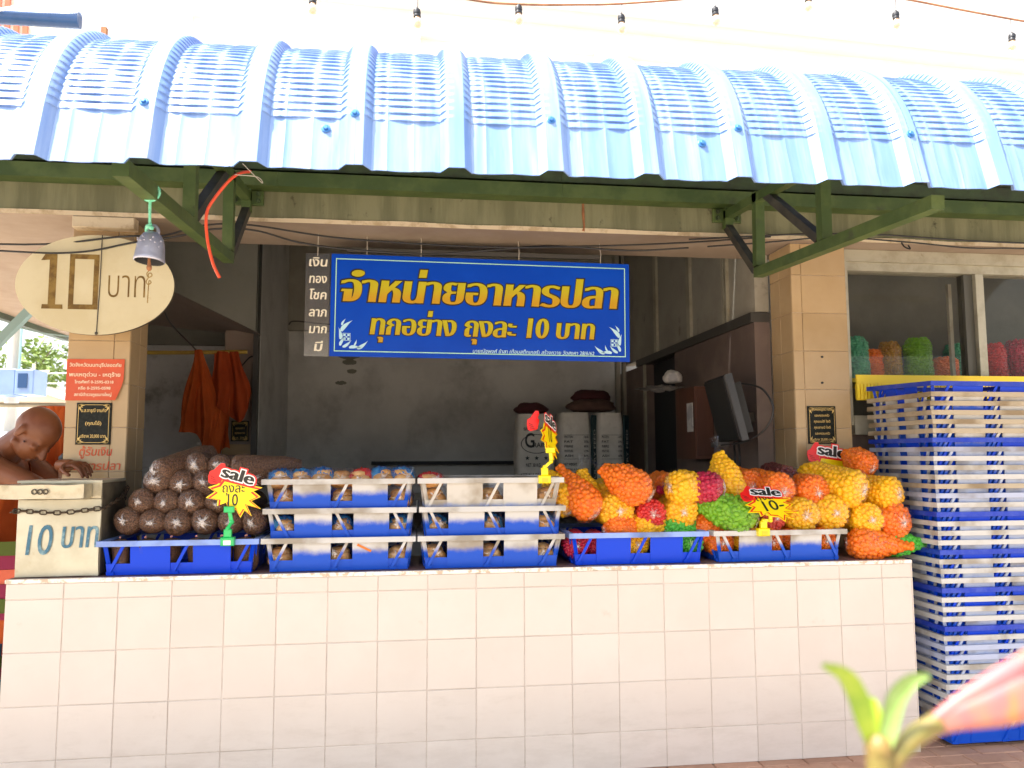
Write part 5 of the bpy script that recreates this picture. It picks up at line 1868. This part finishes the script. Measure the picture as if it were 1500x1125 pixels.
def bundle(name, label, c, rad, m, seed, cat):
    mb = MB()
    b = MB().ball((0, 0, 0), 1, 22, 14)
    vs = []
    for p in b.v:
        p = Vector(p)
        f = 1 + .22 * noise.noise(p * 1.6 + Vector((seed, 0, 0))) + .10 * noise.noise(p * 5 + Vector((0, seed, 0)))
        vs.append((c[0] + p.x * f * rad[0], c[1] + p.y * f * rad[1], c[2] + max(-.6, p.z * f) * rad[2]))
    mb.add(vs, b.f)
    return tag(mb.build(name, m, None, smooth='all'), label, cat, None, 'thing')


bundle('folded_cloth', 'dark maroon cloth lying on the sack with the oval logo', (2.43, 2.58, 1.645), (.12, .11, .055), 'maroon_cloth', 2, 'cloth')
bundle('folded_sacks', 'brown folded bags lying on the two banded sacks', (2.90, 2.56, 1.665), (.19, .13, .06), 'brown_cloth', 5, 'cloth')
bundle('bag_heap', 'dark crumpled bags piled at the back of the brown bundle', (2.93, 2.70, 1.75), (.16, .10, .06), 'maroon_cloth', 9, 'bag')
# television on its arm
tv = thing('wall_television', 'old flat television on a wall arm, turned edge on', 'television', (3.16, .66, 1.34))
VM = Matrix.Translation((3.165, .62, 1.535)) @ Matrix.Rotation(R(-97), 4, 'Z') @ Matrix.Rotation(R(13), 4, 'X')
def vbox(x0, x1, y0, y1, z0, z1, c=.008):
    mb = MB().cbox(x0, x1, y0, y1, z0, z1, c)
    mb.v = [tuple(VM @ Vector(p)) for p in mb.v]
    return mb
vbox(-.20, .20, -.03, .012, -.17, .17).build('tv_case', 'black_plastic', tv)
vbox(-.185, .185, -.034, -.031, -.155, .155, .001).build('screen', 'tv_grey', tv)
vbox(-.15, .15, .013, .06, -.14, .12).build('tv_back', 'tv_grey', tv)
MB().bar((3.18, .64, 1.50), (3.388, .80, 1.50), .04, .05).build('wall_arm', 'black_steel', tv)
cable('curved aerial cable behind the television', [(3.19, .50, 1.66), (3.25, .38, 1.62), (3.28, .33, 1.52), (3.25, .36, 1.42), (3.18, .45, 1.36), (3.10, .55, 1.345)], .005, 'cable_black')
for k, dy in enumerate((0, .06)):
    cable(('black power cable hanging below the television', 'second black cable hanging below the television')[k], [(3.2, .56 + dy, 1.36), (3.22, .60 + dy, 1.28), (3.2, .56 + dy, 1.18), (3.21, .62 + dy, 1.05), (3.2, .6 + dy, .9)], .006, 'cable_black')
tag(MB().cbox(3.09, 3.15, .56, .66, 1.335, 1.36, .004).build('set_top_box', 'dark_metal'), 'small silver receiver box under the television', 'receiver', None, 'thing')
ns = thing('wall_cabinet', 'reddish brown wooden cabinet hung on the side wall', 'cabinet', (3.33, 1.53, 1.26))
MB().box(3.27, 3.388, 1.36, 1.70, 1.27, 1.72).build('cabinet_body', 'brown_wood', ns)
MB().cbox(3.28, 3.38, 1.352, 1.3595, 1.29, 1.70, .002).build('cabinet_door', 'brown_wood', ns)
nw = thing('newspaper_pile', 'untidy pile of newspapers on the cabinet by the doorway', 'newspapers', (3.25, 1.8, 1.73))
for k in range(7):
    mb = MB()
    a = rnd.uniform(-.3, .3)
    rows = [[(3.22 + .13 * (i / 5 - .5) + .02 * math.sin(k + j), 1.72 + .07 * k + .34 * (j / 5 - .5), 1.735 + k * .007 + .02 * noise.noise((i * .5, j * .5, k))) for j in range(6)] for i in range(6)]
    mb.grid(rows)
    mb.build('newspaper', 'paper', nw)
bundle('crumpled_paper', 'crumpled white paper on top of the newspapers', (3.2, 1.56, 1.79), (.06, .07, .05), 'paper', 4, 'paper')
tag(MB().box(3.262, 3.266, 1.38, 1.48, 1.44, 1.62).build('paper_note', 'paper'), 'white paper note pinned on the cabinet beside the television', 'note', None, 'thing')
# ------------------------------------------------------------------ monk leaning on the donation box
def fuse(mb, name, m, parent, voxel, smooth_it=4):
    """Overlapping volumes become one continuous skin."""
    me = mb.mesh('fuse_source', m, 'all')
    o = bpy.data.objects.new('fuse_source', me)
    COL.objects.link(o)
    rm = o.modifiers.new('r', 'REMESH')
    rm.mode = 'VOXEL'
    rm.voxel_size = voxel
    s = o.modifiers.new('s', 'SMOOTH')
    s.iterations = smooth_it
    s.factor = .5
    dg = bpy.context.evaluated_depsgraph_get()
    me2 = bpy.data.meshes.new_from_object(o.evaluated_get(dg))
    bpy.data.objects.remove(o)
    me2.name = name
    me2.polygons.foreach_set('use_smooth', [True] * len(me2.polygons))
    me2.materials.clear()
    me2.materials.append(MATS[m])
    org = ORG[parent.name]
    me2.transform(Matrix.Translation(-org))
    return link(name, me2, parent)


mk = thing('person', 'shaven headed monk bending his head down behind the donation box, bare shoulder', 'person', (-.45, .62, 0))
H = Vector((-.178, .56, 1.405))
Fd = Vector((.60, -.22, -.77)).normalized()             # where the face looks
Ud = (Vector((.76, -.05, .65)) - Fd * Fd.dot(Vector((.76, -.05, .65)))).normalized()
Sd = Fd.cross(Ud)                                        # his right, towards the counter front


def hp(f, u, s):
    return H + Fd * f + Ud * u + Sd * s


HR = Matrix((Fd, Sd, Ud)).transposed()
b = MB()
b.ball(hp(-.012, .032, 0), (.102, .078, .085), 28, 18, HR)                 # cranium
b.ball(hp(-.035, .015, 0), (.080, .074, .080), 24, 16, HR)
b.ball(hp(.038, -.035, 0), (.060, .060, .078), 24, 16, HR)                 # face
b.ball(hp(.060, .018, 0), (.032, .056, .022), 16, 10, HR)                  # brow
b.ball(hp(.050, -.088, 0), (.034, .038, .028), 16, 10, HR)                 # chin
b.capsule(hp(.088, .002, 0), hp(.119, -.038, 0), .010, .0155, 10)          # nose
for sg in (-1, 1):
    b.ball(hp(.098, -.042, sg * .012), .009, 8, 6)
    b.ball(hp(.072, -.022, sg * .042), (.020, .020, .015), 12, 8, HR)      # cheekbone
    b.ball(hp(.078, .004, sg * .030), (.010, .014, .008), 10, 7, HR)       # closed eyelid
    b.ball(hp(-.012, -.018, sg * .080), (.021, .010, .034), 14, 9, HR)     # ear
    b.ball(hp(-.012, -.004, sg * .082), (.021, .007, .016), 12, 8, HR)
    b.capsule(hp(.0, -.075, sg * .05), hp(.045, -.092, sg * .025), .020, .018, 10)  # jaw
b.ball(hp(.094, -.064, 0), (.010, .022, .006), 12, 8, HR)                  # lips
b.ball(hp(.091, -.073, 0), (.010, .020, .006), 12, 8, HR)
neck = hp(-.055, -.085, 0)
chest = Vector((-.43, .66, 1.20))
b.capsule(hp(-.02, -.04, 0), neck.lerp(chest, .45), .058, .072, 16)
b.ball(chest + Vector((.02, 0, .0)), (.15, .20, .16), 24, 14)
b.capsule(chest, (-.52, .68, .88), .150, .140, 20)
b.capsule((-.52, .68, .88), (-.55, .68, .58), .145, .160, 20)
shR, shL = Vector((-.36, .50, 1.262)), Vector((-.36, .86, 1.285))
b.capsule(chest + Vector((.02, -.05, .08)), shR, .085, .070, 16)
b.capsule(chest + Vector((.02, .06, .08)), shL, .085, .070, 16)
elR, elL = Vector((-.125, .455, 1.168)), Vector((-.12, .80, 1.12))
b.capsule(shR, elR, .062, .047, 16)
b.capsule(elR, (-.06, .60, 1.10), .046, .034, 14)
b.capsule(shL, elL, .060, .046, 16)
wrL = Vector((-.022, .50, 1.248))
b.capsule(elL, wrL, .045, .029, 14)
hipz = .56
for sg, y in ((-1, .58), (1, .80)):
    b.capsule((-.52, y, .56), (-.12, y - .01, .54), .088, .062, 16)
    b.capsule((-.12, y - .01, .54), (-.13, y, .12), .060, .040, 14)
    b.capsule((-.15, y, .055), (-.01, y, .035), .042, .030, 12)
fuse(b, 'body', 'skin', mk, .0065, 3)


def hand(palm, fwd, nrm, side, curl, parent):
    """Palm, four unequal bent fingers and a thumb leaving the palm's side."""
    fwd = Vector(fwd).normalized()
    nrm = Vector(nrm)
    nrm = (nrm - fwd * nrm.dot(fwd)).normalized()            # back of the hand
    sd = fwd.cross(nrm) * side                               # towards the thumb
    m = MB()
    Rm = Matrix((fwd, sd, nrm)).transposed()
    m.ball(palm, (.048, .042, .017), 18, 10, Rm)
    for k, (o_, l) in enumerate(((.030, .070), (.010, .080), (-.011, .074), (-.031, .058))):
        p = palm + fwd * .036 + sd * o_ * .95
        d, r_ = fwd.copy(), .0098 - .0006 * k
        for j, (fr, c) in enumerate(((.45, curl * .7), (.32, curl), (.26, curl * .7))):
            d = (d * math.cos(c) - nrm * math.sin(c)).normalized()
            q = p + d * l * fr
            m.capsule(p, q, r_, r_ * .9, 10)
            p, r_ = q, r_ * .9
    p = palm - fwd * .015 + sd * .034
    for (vf, vs, vn, l, r_) in ((.55, .75, -.25, .036, .0125), (.85, .30, -.45, .030, .0105), (.9, 0, -.5, .024, .009)):
        q = p + (fwd * vf + sd * vs + nrm * vn).normalized() * l
        m.capsule(p, q, r_, r_ * .9, 10)
        p = q
    m.capsule(palm - fwd * .075, palm - fwd * .02, .027, .026, 12)
    return fuse(m, 'hand', 'skin', parent, .0036, 2)


for sg in (1, -1):
    MB().tube([hp(.083 - .0025 * abs(q), -.003 - .002 * (1 - q * q), sg * (.031 + .014 * q)) for q in np.linspace(-1, 1, 7)], .0016, 5).build('eyelashes', 'dark_skin_mark', mk)
MB().tube([hp(.1045 - .006 * q * q, -.0685, .018 * q) for q in np.linspace(-1, 1, 7)], .0014, 5).build('mouth_line', 'dark_skin_mark', mk)
hand(Vector((.030, .452, 1.262)), (.85, -.45, .04), (-.15, -.12, .95), 1, .75, mk)
hand(Vector((-.045, .655, 1.105)), (.35, .6, -.6), (-.2, -.3, .95), -1, .5, mk)
MB().ball(hp(.034, -.034, .066), .0050, 8, 6).build('mole', 'dark_skin_mark', mk, smooth='all')
# robe: wrapped under the bare right shoulder, over the left one, down over lap and shins
rows = []
for i in range(26):
    t = i / 25
    c = Vector((-.43, .67, 1.22)).lerp(Vector((-.54, .68, .50)), t)
    row = []
    for k in range(48):
        a = 2 * math.pi * k / 48
        rx = .165 + .02 * t + .010 * math.sin(9 * a + 3 * t) + .006 * math.sin(17 * a)
        ry = .215 + .02 * t + .010 * math.sin(9 * a + 3 * t)
        z = c.z + (.10 * max(0, math.sin(a)) - .04 * max(0, -math.sin(a))) * (1 - t)
        row.append((c.x + rx * math.cos(a), c.y + ry * math.sin(a), z))
    rows.append(row)
rb_ = MB().grid(rows[::-1], wrap=True)
rows = []
for i in range(20):
    t = i / 19
    row = []
    for k in range(40):
        a = math.pi * (k / 39)
        base = Vector((-.62 + .60 * t, .69, .56 - .02 * t))
        row.append((base.x, base.y + .24 * math.cos(a) * (1 - .1 * t), base.z - .12 + .235 * math.sin(a) ** .7 + .010 * math.sin(11 * a + 7 * t)))
    rows.append(row)
rb_.grid(rows)
rows = [[(-.03 - .08 * (i / 11) + .02 * math.sin(k * .9 + i * .3), .45 + .48 * k / 29, .60 - .45 * i / 11) for k in range(30)] for i in range(12)]
rb_.grid(rows[::-1])
rb_.build('robe', 'robe', mk, smooth='all')
stool = thing('striped_bench', 'low bench under a pink, green and blue striped cloth behind the counter', 'bench', (-.5, .68, 0))
for k in range(9):
    z0 = .02 + k * .052
    m = ('stripe_pink', 'stripe_green', 'stripe_blue')[k % 3]
    MB().box(-.85, -.235 + .004 * math.sin(k), .42 + .002 * (k % 2), .98, z0, z0 + .0515).build('cloth_stripe', m, stool)
st2 = thing('striped_chair', 'folding chair with pink and green striped fabric seen at the counter end', 'chair', (-.27, .52, 0))
for k in range(10):
    z0 = .30 + k * .062
    MB().prism([(-.36, z0), (-.10, z0 + .004), (-.10, z0 + .0655), (-.36, z0 + .0615)], plane_M((0, .505 + .012 * math.sin(k), 0)), .004).build('fabric_stripe', ('stripe_pink', 'stripe_green', 'stripe_pink', 'red_vinyl')[k % 4], st2)
for x in (-.375, -.085):
    MB().tube([(x, .52, 0), (x, .512, .95)], .011, 8).build('leg', 'alu', st2, smooth=True)
ob = drape('orange_cloth', 'orange cloth hung behind the monk beside the pillar', 'robe', (-.40, -.02), (-.42, .0), 1.56, .9, 1.05, 21, 2.5)
del ob['group']
tag(MB().tube([(-.6, 1.07, 1.565), (.05, 1.07, 1.565)], .010, 8).build('cloth_rail', 'alu', None, smooth=True), 'thin metal rail carrying the orange cloth behind the monk', 'rail', None, 'thing')
bundle('dark_bag', 'dark grey bag on the shelf beyond the monk', (-.10, .86, 1.255), (.10, .09, .09), 'tv_grey', 6, 'bag')
tag(MB().box(-.25, .06, .80, 1.0, 1.12, 1.178).build('small_shelf', 'brown_wood'), 'small wooden shelf behind the monk under the dark bag', 'shelf', None, 'thing')

# ------------------------------------------------------------------ beyond the passage and above the awning
wbld = thing('white_building', 'tall white plastered building rising behind the awning', 'building', (8, 12, 0))
ORG[wbld.name] = Vector((-2.72, 9, 0))
wbld.location = (-2.72, 9, 0)
wbld.rotation_euler.z = R(3.5)
MB().box(0, 26, .1, 8, 0, 14).build('wall', 'white_wall', wbld, local=True)
for z, h, d in ((8.95, .16, .35), (8.78, .17, .22), (8.30, .10, .12), (6.6, .12, .10), (11, .3, .3)):
    MB().box(-.3, 26.3, .1 - d, .099, z, z + h).build('cornice', 'white_trim', wbld, local=True)
for k in range(7):
    MB().box(.2 + k * 3.6, .75 + k * 3.6, -.12, .099, 0, 8.299).build('pilaster', 'white_wall', wbld, local=True)
tr_ = thing('temple_roof', 'steep red tiled temple roof with grey barge boards', 'roof', (-8, 14, 9))
M_ = plane_M((0, 14, 0))
MB().prism([(-10.5, 9.4), (-5.6, 9.4), (-7.6, 13.0), (-10.5, 13.0)], M_, 2.0).build('roof_slope', 'temple_trim', tr_)
for k in range(16):
    x = -8.9 + k * .19
    hi = 13.0 if x + .3 < -7.75 else 9.4 + (-5.85 - (x + .16)) / 2.0 * 3.6
    if hi > 9.6:
        MB().prism([(x, 9.45), (x + .11, 9.45), (x + .11 - .05, hi - .2), (x - .05, hi - .2)], plane_M((0, 13.97, 0)), .05).build('tile_strip', 'temple_red', tr_)
MB().bar((-5.45, 13.9, 9.2), (-7.55, 13.9, 13.1), .14, .2).build('barge_board', 'temple_trim', tr_)
pp = thing('blue_pipe', 'fat dark blue pipe ending above the awning, white cord tied round it', 'pipe', (-1, 1.5, 3.85))
MB().tube([(-3.2, 1.5, 3.90), (-.47, 1.5, 3.915)], .048, 20).build('pipe', 'pipe_blue', pp, smooth=50)
MB().tube([(-.452, 1.5, 3.80), (-.450, 1.5, 4.4)], .008, 8).build('white_cord', 'white_print', pp)
MB().tube(spline([(-1.2, 1.46, 3.80), (-.85, 1.44, 3.93), (-.60, 1.44, 3.965), (-.47, 1.45, 3.95)], 6), .008, 6).build('white_cord', 'white_print', pp)
tag(MB().bar((-.36, 1.5, 3.80), (.15, 1.5, 3.735), .02, .02).bar((.15, 1.5, 3.735), (.15, 1.5, 3.6), .015, .015).bar((-.33, 1.5, 3.88), (-.33, 1.5, 3.7), .03, .03).build('rusty_bracket', 'rust'), 'thin rusty steel bracket above the awning beside the pipe', 'bracket', None, 'thing')
ubx = thing('utility_box', 'pale blue metal utility box on a roadside pole beyond the passage', 'utility box', (-2.85, 6, 1.97))
MB().cbox(-3.5, -2.80, 5.9, 6.2, 1.975, 2.27, .01).build('box_body', 'box_blue', ubx)
MB().cbox(-2.796, -2.60, 5.88, 6.2, 1.985, 2.262, .01).build('box_side', 'box_blue', ubx)
MB().box(-2.76, -2.665, 5.872, 5.879, 2.055, 2.215).build('box_window', 'box_dark', ubx)
MB().tube([(-3.02, 6.3, 0), (-3.0, 6.3, 6)], .07, 12).build('pole', 'temple_trim', ubx, smooth=50)
MB().tube([(-2.93, 6.25, 2.2), (-2.90, 6.25, 5)], .015, 6).build('conduit', 'teal_steel', ubx)
tp = thing('white_tarpaulin', 'large white tarpaulin roof stretched low beyond the passage', 'tarpaulin', (-3, 7, 0))
rows = [[(-7 + 7.5 * k / 30, 5.2 + 4.5 * i / 16, 1.50 + .45 * (i / 16) + .05 * math.sin(k * .55 + i * .2) + .05 * noise.noise((k * .3, i * .4, 0))) for k in range(31)] for i in range(17)]
MB().grid(rows).build('sheet', 'tarp', tp, smooth='all')
for k in range(6):
    MB().tube([(-7 + 7.5 * k / 5, 5.2, 1.515), (-7 + 7.5 * k / 5, 9.7, 1.97)], .02, 6).build('rib_pole', 'alu', tp)
for x in (-6.8, -3.4, .2):
    MB().tube([(x, 5.3, 0), (x, 5.3, 1.5)], .025, 8).build('leg', 'alu', tp)
hs = thing('far_house', 'low house with a pale gabled roof under the trees', 'house', (-6, 14, 0))
MB().box(-7.6, -5.4, 14, 17, 0, 2.40).build('wall', 'white_wall', hs)
MB().prism([(-8.2, 2.42), (-5.3, 2.42), (-7.1, 3.02)], plane_M((0, 13.6, 0)), 4).build('roof', 'temple_trim', hs)
MB().bar((-7.15, 13.55, 3.06), (-5.2, 13.55, 2.42), .10, .09).build('barge_board', 'white_trim', hs)
MB().box(-6.4, -6.0, 13.985, 14, 1.2, 2.2).build('window', 'box_dark', hs)


def tree(label, x, y, h, r, seed, n=1500):
    t = thing('leafy_tree', label, 'tree', (x, y, 0), 'trees beyond the passage')
    q = random.Random(seed)
    tr = MB().tube([(x, y, 0), (x + .05, y, h * .3), (x - .05, y, h * .6), (x, y, h * .85)], [.16, .13, .09, .03], 8)
    cl = []
    for k in range(16):
        a = q.uniform(0, 6.28)
        rr = r * q.uniform(.2, .85)
        c = Vector((x + rr * math.cos(a), y + rr * math.sin(a), h * q.uniform(.5, 1.0)))
        cl.append((c, r * q.uniform(.22, .42)))
        tr.tube([(x, y, h * .45), Vector((x, y, h * .6)).lerp(c, .5), c], [.05, .035, .012], 5)
    tr.build('trunk', 'bark', t, smooth=True)
    mb = MB()
    for c, cr in cl:
        for k in range(n // 16):
            d = Vector((q.gauss(0, 1), q.gauss(0, 1), q.gauss(0, 1))).normalized() * cr * q.uniform(.5, 1.05)
            p = c + Vector((d.x, d.y, d.z * .75))
            u = Vector((q.gauss(0, 1), q.gauss(0, 1), q.gauss(0, .6))).normalized()
            v = u.cross(Vector((q.gauss(0, 1), q.gauss(0, 1), q.gauss(0, 1)))).normalized()
            s = q.uniform(.06, .12)
            mb.add([p, p + u * s + v * s * .4, p + u * s * 2, p + u * s - v * s * .4], [(0, 1, 2, 3)])
    mb.build('crown', 'leaf', t)


tree('leafy green tree just beyond the utility box', -8.6, 18, 4.3, 1.7, 1)
tree('lower bushy tree beside the pillar, beyond the wires', -6.6, 20, 3.5, 1.9, 2)
tree('rounded tree between the utility box and the pillar', -7.6, 17, 3.3, 1.2, 3)
up_ = thing('power_pole', 'thin pale power pole with a crossarm before the trees', 'pole', (-6.6, 15, 0))
MB().tube([(-6.72, 15, 0), (-6.72, 15, 3.35)], .035, 8).build('pole_shaft', 'temple_trim', up_, smooth=True)
MB().bar((-7.0, 15, 3.15), (-6.4, 15, 3.19), .05, .05).build('crossarm', 'temple_trim', up_)
for k in range(4):
    cable(('uppermost power line before the trees', 'second power line before the trees', 'third power line before the trees', 'lowest power line before the trees')[k], [(-12, 15.05, 3.3 - .16 * k), (-6.7, 15.0, 3.13 - .22 * k), (-3, 14.8, 3.35 - .25 * k), (0, 14.6, 3.6 - .2 * k)], .012, 'white_trim')
cable('grey cord slung across the passage opening', [(-1.6, 3.2, 2.33), (-1.3, 3.2, 2.26), (-.6, 3.2, 2.2)], .006, 'teal_steel')

# ------------------------------------------------------------------ plant close to the camera
pt = thing('garden_plant', 'blurred young plant with pale green leaves and a pink bud close by', 'plant', (1.80, -2.82, 0))


def blade(path, w, m, th=.0016):
    P = spline(path, 6)
    n = len(P) - 1
    rows = []
    for i, c in enumerate(P):
        t = i / n
        d = (P[min(i + 1, n)] - P[max(i - 1, 0)]).normalized()
        s = d.cross(Vector((.25, 1, .1))).normalized()
        nrm = s.cross(d)
        ww = w * math.sin(math.pi * min(.96, .16 + t * .80)) ** .7
        rows.append([c + s * ww * u + nrm * (.3 * ww * (1 - u * u)) for u in (-1, -.5, 0, .5, 1)])
    mb = MB().grid(rows)
    mb.grid([[p - Vector((0, th, 0)) for p in r_[::-1]] for r_ in rows])
    return mb.build('leaf', m, pt, smooth='all')


MB().tube(spline([(1.79, -2.80, 0), (1.805, -2.81, .5), (1.80, -2.82, .9), (1.803, -2.82, 1.09), (1.803, -2.819, 1.125)], 8), [.0085] * 24 + [.0075] * 9, 12).ball((1.803, -2.82, 1.122), (.0075, .008, .009), 12, 8).build('stem', 'plant_stem', pt, smooth='all')
blade([(1.802, -2.82, 1.118), (1.795, -2.82, 1.138), (1.789, -2.822, 1.154), (1.779, -2.826, 1.167), (1.764, -2.83, 1.174)], .0058, 'plant_green')
blade([(1.804, -2.823, 1.120), (1.808, -2.824, 1.138), (1.812, -2.826, 1.153), (1.819, -2.83, 1.163), (1.827, -2.834, 1.167)], .0052, 'plant_pale')
blade([(1.804, -2.818, 1.118), (1.804, -2.815, 1.134), (1.806, -2.81, 1.148)], .0056, 'plant_green')
MB().tube(spline([(1.804, -2.82, 1.100), (1.812, -2.82, 1.114), (1.826, -2.82, 1.127), (1.842, -2.82, 1.135)], 6), [.0055] * 10 + [.0062] * 9, 10).build('bud_stalk', 'plant_stem', pt, smooth='all')
pk = spline([(1.828, -2.82, 1.127), (1.85, -2.82, 1.138), (1.88, -2.82, 1.148), (1.92, -2.82, 1.163), (1.96, -2.82, 1.182), (1.995, -2.82, 1.203), (2.02, -2.82, 1.222)], 6)
for j, (oy, oz, f) in enumerate(((0, .003, 1.0), (-.006, -.004, .85), (.006, -.004, .9))):
    rows = []
    n = len(pk) - 1
    for i, c in enumerate(pk):
        t = i / n
        rr = (.005 + .0115 * sm(.0, .5, t)) * (1 - .9 * sm(.72, 1, t)) * f
        rows.append([c + Vector((-.35 * math.sin(a), .75 * math.cos(a), .9 * math.sin(a))) * rr * (1 + .16 * math.cos(3 * a + j)) + Vector((0, oy, oz)) * sm(0, .4, t) for a in np.linspace(0, 2 * math.pi, 16, endpoint=False)])
    MB().grid(rows, wrap=True).build('bud_petal', 'plant_pink', pt, smooth='all')
blade([(1.895, -2.835, 1.160), (1.905, -2.84, 1.175), (1.918, -2.84, 1.19), (1.935, -2.84, 1.205)], .010, 'plant_magenta')
